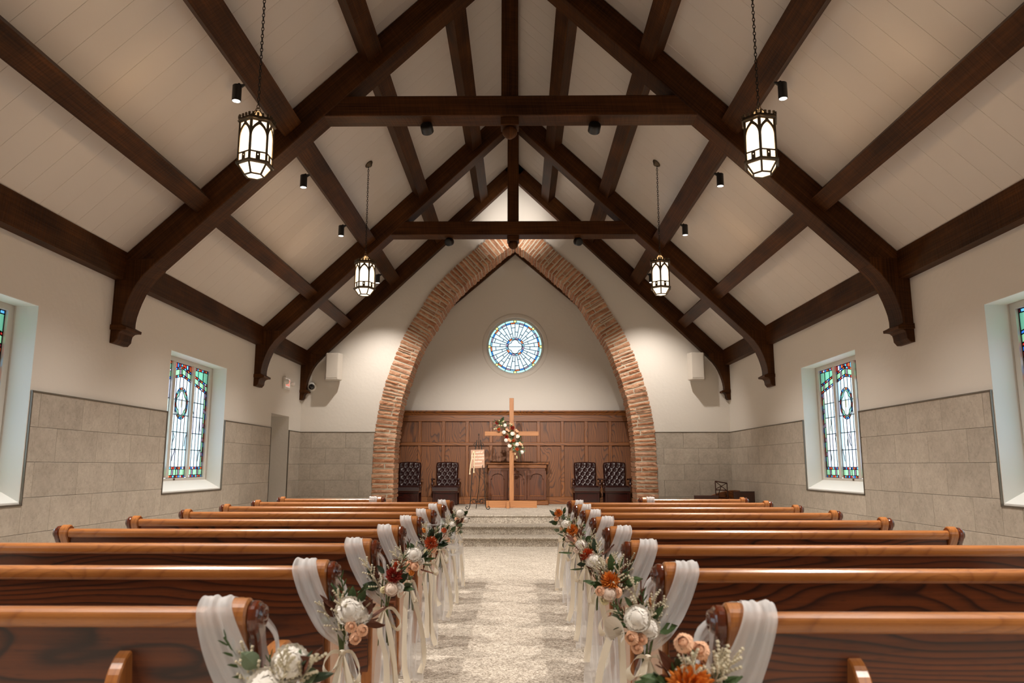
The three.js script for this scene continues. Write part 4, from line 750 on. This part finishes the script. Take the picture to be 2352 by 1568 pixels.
{
  const o = thing('exit_sign', 'lit red exit sign with two emergency lamp heads above the doorway', 'exit sign', [-W, 2.74, -13.86]);
  const cv = document.createElement('canvas'); cv.width = 256; cv.height = 128; const c = cv.getContext('2d'); c.fillStyle = 'rgb(196,172,158)'; c.fillRect(0, 0, 256, 128); c.fillStyle = 'rgb(255,84,36)'; c.font = 'bold 118px sans-serif'; c.textAlign = 'center'; c.fillText('EXIT', 128, 106, 236);
  const t = new THREE.CanvasTexture(cv); t.colorSpace = THREE.SRGBColorSpace;
  mesh('housing', box(0.05, 0.22, 0.32, 0.027, 0, 0, 'z', 0.006), M.white, o);
  const f = new THREE.PlaneGeometry(0.26, 0.16); f.rotateY(Math.PI / 2); f.translate(0.0535, 0.005, 0); mesh('lettering', f, std({ color: C(60, 52, 48), emissive: new THREE.Color(1, 1, 1), emissiveMap: t, emissiveIntensity: 1.0, roughness: 0.5 }), o);
  for (const s of [-1, 1]) { const l = lathe([[0, 0], [0.02, 0.0], [0.045, 0.05], [0.05, 0.075], [0, 0.08]], 16); l.rotateX(s > 0 ? Math.PI / 2 : -Math.PI / 2); l.rotateY(0.7 * s); l.translate(0.05, 0.01, s * 0.165); mesh('lamp_head', l, M.white, o); }
}
// ---------------------------------------------------------------- flowers, leaves, ribbons, tulle
function petalPatch(out, place, nu = 3, nv = 3) { // place(u in -1..1, v in 0..1) gives a Vector3
  const P = []; for (let j = 0; j <= nv; j++) for (let i = 0; i <= nu; i++) P.push(place(i / nu * 2 - 1, j / nv));
  const at = (i, j) => P[j * (nu + 1) + i]; for (let j = 0; j < nv; j++) for (let i = 0; i < nu; i++) for (const q of [at(i, j), at(i + 1, j), at(i + 1, j + 1), at(i, j), at(i + 1, j + 1), at(i, j + 1)]) out.push(q.x, q.y, q.z);
}
function fromTris(a) { const g = new THREE.BufferGeometry(); g.setAttribute('position', new THREE.Float32BufferAttribute(a, 3)); g.computeVertexNormals(); const uv = new Float32Array(a.length / 3 * 2); for (let i = 0; i < uv.length / 2; i++) { uv[2 * i] = a[3 * i]; uv[2 * i + 1] = a[3 * i + 1]; } g.setAttribute('uv', new THREE.BufferAttribute(uv, 2)); return g; }
function roseGeo(open) { // unit rose opening towards +y
  const o = [], layers = [[3, 0.1, 1.0, 1.0], [3, 0.24, 1.02, 0.9], [4, 0.42, 1.0, 0.8], [5, 0.62, 0.95, 0.7], [5, 0.82, 0.82, 0.75], [6, 1.0, 0.6, 0.7]];
  layers.slice(0, open ? 6 : 5).forEach(([n, R, h, w], li) => { for (let k = 0; k < n; k++) { const a0 = (k + li * 0.37) / n * 2 * Math.PI, ww = 2.5 * Math.PI / n * w + 0.35, c = rr(-0.05, 0.05); petalPatch(o, (u, v) => { const a = a0 + u * ww * Math.sin(Math.min(1, 0.3 + v * 0.8) * Math.PI * 0.62), q = R * Math.sin(v * (li > 4 ? 1.75 : 2.35)) ; return V3(q * Math.sin(a), (h + c) * (v - 0.15 * v * v) - 0.12 * u * u * v - 0.25, q * Math.cos(a)); }, 3, 4); } });
  const ball = new THREE.SphereGeometry(open ? 0.6 : 0.5, 12, 8); ball.scale(1, 0.95, 1); ball.translate(0, 0.12, 0);
  return merge([fromTris(o), ball]);
}
function mumGeo() { const o = []; for (let k = 0; k < 90; k++) { const y = 1 - k / 90 * 1.15, r = Math.sqrt(Math.max(0, 1 - y * y)), a = k * 2.39996, d = V3(r * Math.sin(a), y * 0.75 + 0.05, r * Math.cos(a)).normalize(), s = new THREE.Vector3().crossVectors(d, V3(0.3, 1, 0.2)).normalize(), up = new THREE.Vector3().crossVectors(s, d), l = rr(0.85, 1.08); petalPatch(o, (u, v) => d.clone().multiplyScalar(0.25 + (l - 0.25) * v).addScaledVector(s, u * 0.13 * Math.sin(0.3 + v * 2.5)).addScaledVector(up, 0.1 * v * v - 0.06 * u * u).add(V3(0, -0.3, 0)), 2, 2); } return fromTris(o); }
function callaGeo() { const o = []; petalPatch(o, (u, v) => { const a = u * 2.6, r = 0.12 + 0.5 * v * v, lip = v * v * (1 + Math.cos(a)) * 0.35; return V3(r * Math.sin(a), v * 1.1 + lip - 0.4, r * Math.cos(a) + lip * 0.4); }, 12, 6); return fromTris(o); }
function leafGeo(w) { const o = []; petalPatch(o, (u, v) => V3(u * w * Math.pow(Math.sin(Math.PI * Math.pow(v, 0.8)), 0.9), v, 0.12 * v * v + 0.25 * w * u * u), 2, 6); return fromTris(o); }
function sprigGeo() { const l = [rod([0, 0, 0], [0, 1, 0], 0.012, 4)]; for (let k = 0; k < 12; k++) { const y = 0.25 + k / 12 * 0.75, a = k * 2.4, R = 0.24 * (1.25 - y), e = [R * Math.sin(a), y + 0.1, R * Math.cos(a)]; l.push(rod([0, y - 0.06, 0], e, 0.008, 3)); for (let i = 1; i <= 4; i++) { const g = new THREE.OctahedronGeometry(0.028, 0); g.translate(e[0] * i / 4, y - 0.06 + (0.16) * i / 4, e[2] * i / 4); l.push(g); } } return merge(l); }
function twigGeo() { const l = [rod([0, 0, 0], [0, 1, 0], 0.012, 4)]; const o = []; for (let k = 0; k < 11; k++) { const y = 0.2 + k * 0.075, s = k % 2 ? 1 : -1; petalPatch(o, (u, v) => V3(s * v * 0.2 * (1.25 - y), y + v * 0.14 + u * 0.03 * Math.sin(Math.PI * v), 0.02 * v), 1, 3); } return merge([...l, fromTris(o)]); }
const FG = { rose: roseGeo(true), bud: roseGeo(false), mum: mumGeo(), calla: callaGeo(), leaf: leafGeo(0.28), longLeaf: leafGeo(0.15), roundLeaf: leafGeo(0.4), sprig: sprigGeo(), twig: twigGeo() };
function aim(o, dir, roll = rr(0, 6)) { o.quaternion.setFromUnitVectors(V3(0, 1, 0), dir.clone().normalize()); o.quaternion.multiply(new THREE.Quaternion().setFromAxisAngle(V3(0, 1, 0), roll)); }
function flower(parent, kind, col, r, p, dir) { const o = mesh({ rose: 'rose', bud: 'spray_rose', mum: 'chrysanthemum', calla: 'calla_lily' }[kind], FG[kind], FL[col], parent); o.scale.setScalar(r); o.position.set(...p); aim(o, dir); return o; }
function frond(parent, kind, col, l, p, dir) { const o = mesh({ leaf: 'leaf', longLeaf: 'leaf', roundLeaf: 'eucalyptus_leaf', sprig: 'astilbe_sprig', twig: 'twig' }[kind], FG[kind], FL[col], parent); o.scale.setScalar(l); o.position.set(...p); aim(o, dir); return o; }
function cloth(pts, width, across, pleats, amp, nu = 12, nv = 26, phase = 0) {
  const cu = new THREE.CatmullRomCurve3(pts.map((p) => V3(...p))), P = [], lerpA = (a, t) => { if (!Array.isArray(a)) return a; const f = t * (a.length - 1), i = Math.min(a.length - 2, Math.floor(f)); return a[i] + (a[i + 1] - a[i]) * (f - i); }, va = across.map((a) => V3(...a));
  for (let j = 0; j <= nv; j++) {
    const t = j / nv, c = cu.getPoint(t), tn = cu.getTangent(t), f = t * (va.length - 1), i = Math.min(va.length - 2, Math.floor(f)), a = va.length > 1 ? va[i].clone().lerp(va[i + 1], f - i) : va[0].clone(); a.addScaledVector(tn, -a.dot(tn)).normalize();
    const n = new THREE.Vector3().crossVectors(tn, a).normalize();
    for (let k = 0; k <= nu; k++) { const s = k / nu - 0.5; P.push(c.clone().addScaledVector(a, s * lerpA(width, t)).addScaledVector(n, lerpA(amp, t) * (0.5 * Math.sin(pleats * s * 2 * Math.PI + phase + t * 2) + 0.3 * Math.sin(pleats * 1.7 * s * 2 * Math.PI + phase * 1.7 - t * 4) + 0.35 * Math.sin(pleats * 0.6 * s * 2 * Math.PI + phase * 3.1 + t * 7)))); }
  }
  const pos = [], idx = []; P.forEach((p) => pos.push(p.x, p.y, p.z)); const uv = []; for (let j = 0; j <= nv; j++) for (let k = 0; k <= nu; k++) uv.push(k / nu * 0.1, j / nv * 0.5);
  for (let j = 0; j < nv; j++) for (let k = 0; k < nu; k++) { const a = j * (nu + 1) + k, b = a + nu + 1; idx.push(a, a + 1, b + 1, a, b + 1, b); }
  const g = new THREE.BufferGeometry(); g.setAttribute('position', new THREE.Float32BufferAttribute(pos, 3)); g.setAttribute('uv', new THREE.Float32BufferAttribute(uv, 2)); g.setIndex(idx); g.computeVertexNormals(); return g;
}
const rowName = (k) => (k === 0 || k === 8 ? ROWS[k] + ' row' : ROWS[k] + ' row from the altar');
const KN = [-0.045, 0.565]; // the knot: distance out from the bench end towards the aisle is negative q, height
function drape(dir, k) {
  const D = (dir < 0 ? PEW_L : PEW_R) + PEW_U * k, xi = k === 8 ? PXI9 : PXI, q = (v) => dir * v;
  const o = thing('tulle_drape', `white tulle draped over the pew end, ${rowName(k)}, ${sideName(dir)} side`, 'drape', [dir * xi, 0, -D], 'tulle drapes on the pew ends');
  const ph = rr(0, 6), wv = rr(0.9, 1.1), ks = rr(-0.015, 0.015);
  if (k === 8) { // only a short loop over the rail
    mesh('loop', cloth([[q(0.13), 0.70, -0.09], [q(0.13), 0.82, -0.06], [q(0.13), 0.886, -0.025], [q(0.13), 0.878, 0.026], [q(0.13), 0.80, 0.028], [q(0.125), 0.70, 0.02]], 0.09, [[1, 0, 0]], 3, 0.004, 12, 24, ph), M.tulle, o); return;
  }
  mesh('back_swag', cloth([[q(0.125), 0.80, -0.085], [q(0.122), 0.884, -0.04], [q(0.12), 0.889, 0.0], [q(0.115), 0.862, 0.034], [q(0.09), 0.79, 0.04], [q(0.055), 0.72, 0.04], [q(0.012 + ks), 0.655, 0.045], [q(-0.025), 0.605, 0.035], [q(KN[0]), KN[1] + 0.012, 0.01]], (k === 0 ? [0.07, 0.08, 0.085, 0.09, 0.1, 0.11, 0.11, 0.07, 0.03] : [0.07, 0.075, 0.08, 0.085 * wv, 0.085 * wv, 0.085 * wv, 0.075 * wv, 0.05, 0.025]), [[1, 0, 0], [1, 0, 0], [dir * 0.9, dir < 0 ? 0.15 : 0.15, 0], [1, dir < 0 ? 0.4 : -0.4, 0.1], [1, dir < 0 ? 0.6 : -0.6, 0.2]].map((a, i) => (i === 2 ? [1, dir < 0 ? 0.15 : -0.15, 0] : a)), 2.6, [0.003, 0.004, 0.006, 0.009, 0.012, 0.009, 0.004], 22, 40, ph), M.tulle, o);
  mesh('front_swag', cloth([[q(0.125), 0.884, -0.015], [q(0.11), 0.872, -0.055], [q(0.05), 0.83, -0.105], [q(-0.005), 0.775, -0.115], [q(-0.022), 0.71, -0.095], [q(-0.035), 0.64, -0.05], [q(KN[0]), KN[1] + 0.012, -0.01]], [0.07, 0.065, 0.05, 0.045, 0.045, 0.04, 0.025], [[1, 0, 0], [0.7, 0.2, 0.6], [0.3, 0.1, -dir * 0.95], [0.3, 0.1, -dir * 0.95]], 2.2, 0.007, 12, 26, ph + 1), M.tulle, o);
  mesh('tail', cloth([[q(KN[0]), KN[1] + 0.01, 0.0], [q(KN[0] - 0.02), 0.47, 0.005], [q(KN[0] - 0.015), 0.3, 0.0], [q(KN[0] - 0.01), 0.13, 0.01], [q(KN[0] - 0.008), 0.02, 0.015]], [0.03, 0.12, 0.18, 0.22, 0.25], [[0.75, 0, dir < 0 ? 0.75 : -0.75], [0.6, 0, dir < 0 ? 0.8 : -0.8]], 3.4, [0.004, 0.012, 0.018, 0.022], 20, 24, ph + 2), M.tulleThin, o);
  mesh('tail', cloth([[q(KN[0]), KN[1] + 0.01, -0.01], [q(KN[0] - 0.0), 0.45, -0.03], [q(KN[0] + 0.0), 0.25, -0.05], [q(KN[0] + 0.0), 0.05, -0.06]], [0.03, 0.1, 0.15, 0.2], [[0.3, 0, 1]], 3, [0.004, 0.01, 0.014], 16, 20, ph + 3), M.tulleThin, o);
  if (dir < 0 && k === 5) { // the one puffed up into a loose bow
    for (let i = 0; i < 5; i++) { const a = [2.3, 0.9, 0.35, 1.5, -0.3][i], R = rr(0.1, 0.17); mesh('puff', cloth([[q(KN[0]), 0.6, 0.03], [q(KN[0]) + R * 0.6 * Math.cos(a), 0.62 + R * 0.7 * Math.sin(a), 0.06], [q(KN[0]) + R * Math.cos(a), 0.62 + R * Math.sin(a), 0.02], [q(KN[0]) + R * 0.9 * Math.cos(a - 0.5), 0.62 + R * 0.9 * Math.sin(a - 0.5), -0.03], [q(KN[0]), 0.6, 0.0]], [0.03, 0.1, 0.13, 0.1, 0.03], [[0, 0.3, 1]], 2, 0.01, 10, 22, i), M.tulleThin, o); }
  }
}
for (const dir of [-1, 1]) for (let k = 0; k < 9; k++) drape(dir, k);

// bouquet specs: [kind, colour, radius, x across the picture, y up, z forward], sprigs, leaves; offsets from the knot
const BQ = {
  '-1,0': ['white roses with eucalyptus and astilbe', [['rose', 'white', 0.046, 0.05, 0.15, 0.03], ['rose', 'white', 0.05, 0.005, 0.10, 0.05], ['bud', 'blush', 0.032, 0.06, 0.085, 0.05]], 5, 'sage'],
  '-1,1': ['white peonies and three peach roses', [['rose', 'white', 0.05, 0.02, 0.13, 0.04], ['rose', 'white', 0.045, 0.05, 0.12, 0.02], ['bud', 'peach', 0.026, 0.03, 0.085, 0.06], ['bud', 'peach', 0.026, 0.065, 0.072, 0.05], ['bud', 'peach', 0.026, 0.045, 0.05, 0.06]], 3, 'brownLeaf'],
  '-1,2': ['a red chrysanthemum and blush roses', [['mum', 'red', 0.038, 0.045, 0.145, 0.05], ['mum', 'rust', 0.025, 0.055, 0.175, 0.02], ['rose', 'blush', 0.032, 0.035, 0.085, 0.06], ['bud', 'white', 0.028, 0.065, 0.088, 0.04], ['bud', 'cream', 0.02, 0.0, 0.08, 0.05]], 5, 'dark'],
  '-1,3': ['one white peony and peach spray roses', [['rose', 'white', 0.046, 0.02, 0.14, 0.04], ['bud', 'peach', 0.025, -0.02, 0.10, 0.05], ['bud', 'peach', 0.026, 0.005, 0.095, 0.06], ['bud', 'peach', 0.03, 0.03, 0.08, 0.06], ['bud', 'peach', 0.024, 0.0, 0.065, 0.05], ['bud', 'orange', 0.02, 0.015, 0.05, 0.06], ['bud', 'white', 0.024, 0.06, 0.105, 0.03]], 5, 'green'],
  '-1,4': ['a rust chrysanthemum with dark leaves', [['mum', 'rust', 0.045, 0.03, 0.13, 0.05], ['bud', 'peach', 0.028, 0.04, 0.085, 0.05], ['bud', 'cream', 0.026, 0.0, 0.07, 0.05], ['bud', 'orange', 0.024, -0.02, 0.2, 0.02]], 4, 'dark'],
  '-1,5': ['small rust flowers and cream buds', [['bud', 'rust', 0.026, 0.03, 0.14, 0.05], ['bud', 'blush', 0.03, 0.04, 0.10, 0.05], ['bud', 'peach', 0.024, 0.06, 0.075, 0.05]], 4, 'sage'],
  '-1,6': ['cream roses with sage leaves', [['rose', 'white', 0.036, 0.02, 0.12, 0.04], ['bud', 'blush', 0.026, 0.05, 0.09, 0.05]], 3, 'sage'],
  '-1,7': ['white roses, peach buds, red flower', [['rose', 'white', 0.042, 0.03, 0.17, 0.04], ['rose', 'white', 0.036, 0.075, 0.11, 0.03], ['bud', 'peach', 0.028, 0.0, 0.115, 0.05], ['bud', 'peach', 0.03, 0.04, 0.105, 0.06], ['mum', 'red', 0.032, 0.015, 0.06, 0.05]], 2, 'dark'],
  '1,0': ['orange chrysanthemums with much astilbe', [['mum', 'orange', 0.056, -0.035, 0.125, 0.06], ['bud', 'peach', 0.03, -0.035, 0.205, 0.02], ['bud', 'peach', 0.028, 0.0, 0.19, 0.02], ['mum', 'orange', 0.03, 0.02, 0.09, 0.05]], 8, 'green'],
  '1,1': ['white roses and a calla lily', [['rose', 'white', 0.046, -0.03, 0.12, 0.05], ['rose', 'white', 0.036, 0.005, 0.09, 0.05], ['calla', 'white', 0.055, -0.085, 0.075, 0.04], ['bud', 'peach', 0.03, -0.05, 0.065, 0.06], ['bud', 'peach', 0.024, -0.02, 0.06, 0.06], ['bud', 'peach', 0.026, -0.035, 0.035, 0.06]], 4, 'green'],
  '1,2': ['an orange chrysanthemum over three peach roses', [['mum', 'orange', 0.042, -0.03, 0.13, 0.05], ['bud', 'peach', 0.028, -0.07, 0.085, 0.05], ['rose', 'blush', 0.033, -0.035, 0.075, 0.06], ['bud', 'peach', 0.03, 0.0, 0.08, 0.05], ['bud', 'peach', 0.026, -0.02, 0.2, 0.0], ['bud', 'cream', 0.028, -0.05, 0.05, 0.05]], 6, 'green'],
  '1,3': ['white peonies, red flower and eucalyptus', [['mum', 'rust', 0.036, -0.055, 0.15, 0.04], ['mum', 'red', 0.026, -0.07, 0.14, 0.03], ['rose', 'white', 0.042, -0.03, 0.12, 0.05], ['rose', 'white', 0.04, 0.0, 0.095, 0.05]], 6, 'sage'],
  '1,4': ['cream roses and pale sage leaves', [['rose', 'white', 0.038, -0.03, 0.12, 0.05], ['bud', 'blush', 0.028, -0.055, 0.09, 0.05]], 4, 'sage'],
  '1,5': ['an orange chrysanthemum over two cream roses', [['mum', 'orange', 0.048, -0.03, 0.15, 0.05], ['rose', 'blush', 0.036, -0.06, 0.095, 0.05], ['rose', 'peach', 0.036, -0.015, 0.08, 0.05]], 4, 'green'],
  '1,6': ['one white rose and small peach buds', [['rose', 'white', 0.046, -0.03, 0.13, 0.05], ['bud', 'peach', 0.026, -0.06, 0.1, 0.05]], 3, 'sage'],
  '1,7': ['an orange chrysanthemum and one white rose', [['mum', 'orange', 0.042, -0.05, 0.18, 0.05], ['bud', 'peach', 0.032, -0.07, 0.125, 0.05], ['rose', 'white', 0.045, 0.0, 0.10, 0.05]], 3, 'dark'],
};
function bouquet(dir, k) {
  const [what, fl, ns, leafCol] = BQ[dir + ',' + k], D = (dir < 0 ? PEW_L : PEW_R) + PEW_U * k;
  const o = thing('bouquet', `bouquet of ${what} on the ${ROWS[k]} pew, ${sideName(dir)} side`.replace(/^(.*)$/, (s) => s), 'bouquet', [dir * (PXI + KN[0]), KN[1], -D + 0.02], 'ribboned pew bouquets');
  o.scale.setScalar(1.12);
  fl.forEach(([kind, col, r, x, y, z]) => flower(o, kind, col, r, [x, y, z], V3(x * 3 - dir * 0.2 + rr(-0.15, 0.15), 0.35 + (y - 0.1) * 3 + rr(-0.1, 0.1), 0.9)));
  const base = () => [rr(-0.012, 0.012) - dir * 0.01, rr(0.02, 0.06), rr(0.0, 0.02)];
  for (let i = 0; i < ns; i++) frond(o, 'sprig', 'astilbe', rr(0.13, 0.2), base(), V3(rr(-0.75, 0.75) - dir * 0.1 + (dir < 0 ? -0.15 : 0.15), 1, rr(-0.1, 0.45)));
  for (let i = 0; i < 4; i++) frond(o, 'twig', i % 2 ? 'brownLeaf' : 'green', rr(0.12, 0.2), base(), V3(rr(-0.9, 0.9), 1, rr(-0.2, 0.3)));
  for (let i = 0; i < 12; i++) { const a = rr(-1.9, 1.9), col = i < 5 ? leafCol : pick(['green', 'sage', 'dark', 'green', 'brownLeaf']), kind = col === 'sage' ? 'roundLeaf' : pick(['leaf', 'longLeaf', 'leaf']); frond(o, kind, col, rr(0.045, 0.085) * (kind === 'roundLeaf' ? 0.65 : 1), [0.05 * Math.sin(a) + rr(-0.02, 0.02) - dir * 0.02, 0.09 + 0.05 * Math.cos(a) + rr(-0.02, 0.03), rr(0.0, 0.03)], V3(Math.sin(a) * 1.1, Math.cos(a) + 0.15, rr(0.1, 0.7))); }
  const st = []; for (let i = 0; i < 6; i++) { const x = rr(-0.015, 0.015); st.push(rod([x + rr(-0.03, 0.03), 0.12, 0.015], [x, 0.0, 0.015], 0.0025, 4), rod([x, 0.0, 0.015], [x - (x > 0 ? -1 : 1) * rr(0, 0.02), -rr(0.1, 0.16), 0.02], 0.0025, 4)); } mesh('stems', merge(st), FL.stem, o);
  // ribbon bow
  const w = 0.032, z0 = 0.035;
  for (const s of [-1, 1]) {
    const lx = s * rr(0.035, 0.065), ly = -rr(0.06, 0.1);
    mesh('ribbon_loop', cloth([[0, 0, z0], [lx * 0.7, 0.005, z0 + 0.02], [lx * 1.2, ly * 0.5, z0 + 0.025], [lx, ly, z0 + 0.012], [lx * 0.5, ly * 0.75, z0], [0, 0, z0]], [0.01, w, w, w, w, 0.01], [[0.5, 0.45, 0.7], [0.1, 0.7, 0.6], [0.6, -0.2, 0.7]], 0.5, 0.002, 4, 24), M.satin, o);
    const L = -rr(0.36, 0.53), sw = rr(-0.03, 0.03); mesh('ribbon_tail', cloth([[0, 0, z0], [s * 0.02 - dir * 0.01, -0.08, z0 + 0.02], [s * 0.03 - dir * 0.02 + sw, L * 0.5, z0 + 0.015], [s * 0.035 - dir * 0.03 + sw, L * 0.85, z0 + 0.02], [s * 0.03 - dir * 0.04, L, z0 + 0.03]], [0.012, w, w, w, w], [[1, 0, 0.3], [0.8, 0, 0.6], [1, 0, -0.1]], 0.5, 0.003, 4, 24), M.satin, o);
  }
  mesh('ribbon_knot', (() => { const g = new THREE.SphereGeometry(0.012, 8, 6); g.scale(1.1, 0.8, 0.8); g.translate(0, 0, z0); return g; })(), M.satin, o);
}
for (const dir of [-1, 1]) for (let k = 0; k < 8; k++) bouquet(dir, k);

{ // garland on the cross
  const o = thing('cross_garland', 'diagonal flower garland of roses and rust blooms on the cross', 'garland', [-0.066, PLAT + 1.4, -15.49]);
  const at = (zx, zy) => [-0.395 + (1080 + zx / 5.227 - 1138) * 0.00887 + 0.066, 2.203 - (900 + zy / 5.227 - 960) * 0.0088 - PLAT - 1.4, 0.03 + rr(-0.01, 0.02)];
  const F = [['mum', 'red', 0.042, [[325, 368], [508, 430], [438, 540]]], ['mum', 'rust', 0.036, [[345, 450], [523, 585], [560, 688]]], ['rose', 'white', 0.042, [[420, 400], [408, 485], [508, 503], [572, 535], [432, 580], [473, 648], [565, 628], [622, 720]]], ['bud', 'peach', 0.034, [[440, 452], [462, 468], [552, 460], [566, 476], [462, 574], [482, 588], [594, 612], [608, 628]]], ['bud', 'cream', 0.02, [[352, 345], [385, 360], [402, 352], [480, 380], [500, 392], [350, 400], [380, 404], [290, 445], [312, 440], [625, 640], [630, 665], [560, 775], [562, 790], [540, 640], [525, 665], [560, 545], [540, 745]]]];
  for (const [kind, col, r, l] of F) for (const [a, b] of l) flower(o, kind, col, r * rr(0.9, 1.1), at(a, b), V3(rr(-0.3, 0.3), rr(-0.1, 0.4), 1));
  for (let i = 0; i < 90; i++) { const t = rnd(), cx = 350 + t * 250 + 40 * Math.sin(t * 3), cy = 360 + t * 360, a = rr(0, 6.28), R = rr(10, 75) * (1 - 0.35 * Math.abs(t - 0.3)); const p = at(cx + R * Math.cos(a), cy + R * Math.sin(a)); p[2] = rr(-0.015, 0.02); frond(o, pick(['leaf', 'longLeaf', 'roundLeaf']), pick(['green', 'dark', 'sage', 'green']), rr(0.05, 0.085), p, V3(Math.cos(a), -Math.sin(a), rr(0.2, 0.9))); }
  for (let i = 0; i < 8; i++) { const up = i < 4; frond(o, 'twig', 'green', rr(0.12, 0.2), at(up ? 400 : 590, up ? 400 : 690), up ? V3(rr(-1, -0.1), rr(0.3, 1), 0.25) : V3(rr(-0.1, 0.4), -1, 0.25)); }
  mesh('wire_frame', tube([[-0.3, 0.36, 0.0], [-0.12, 0.18, 0.0], [0.06, -0.1, 0.0], [0.18, -0.36, 0.0]], 0.008, 20, 5), FL.stem, o);
}
renderer.render(scene, camera);
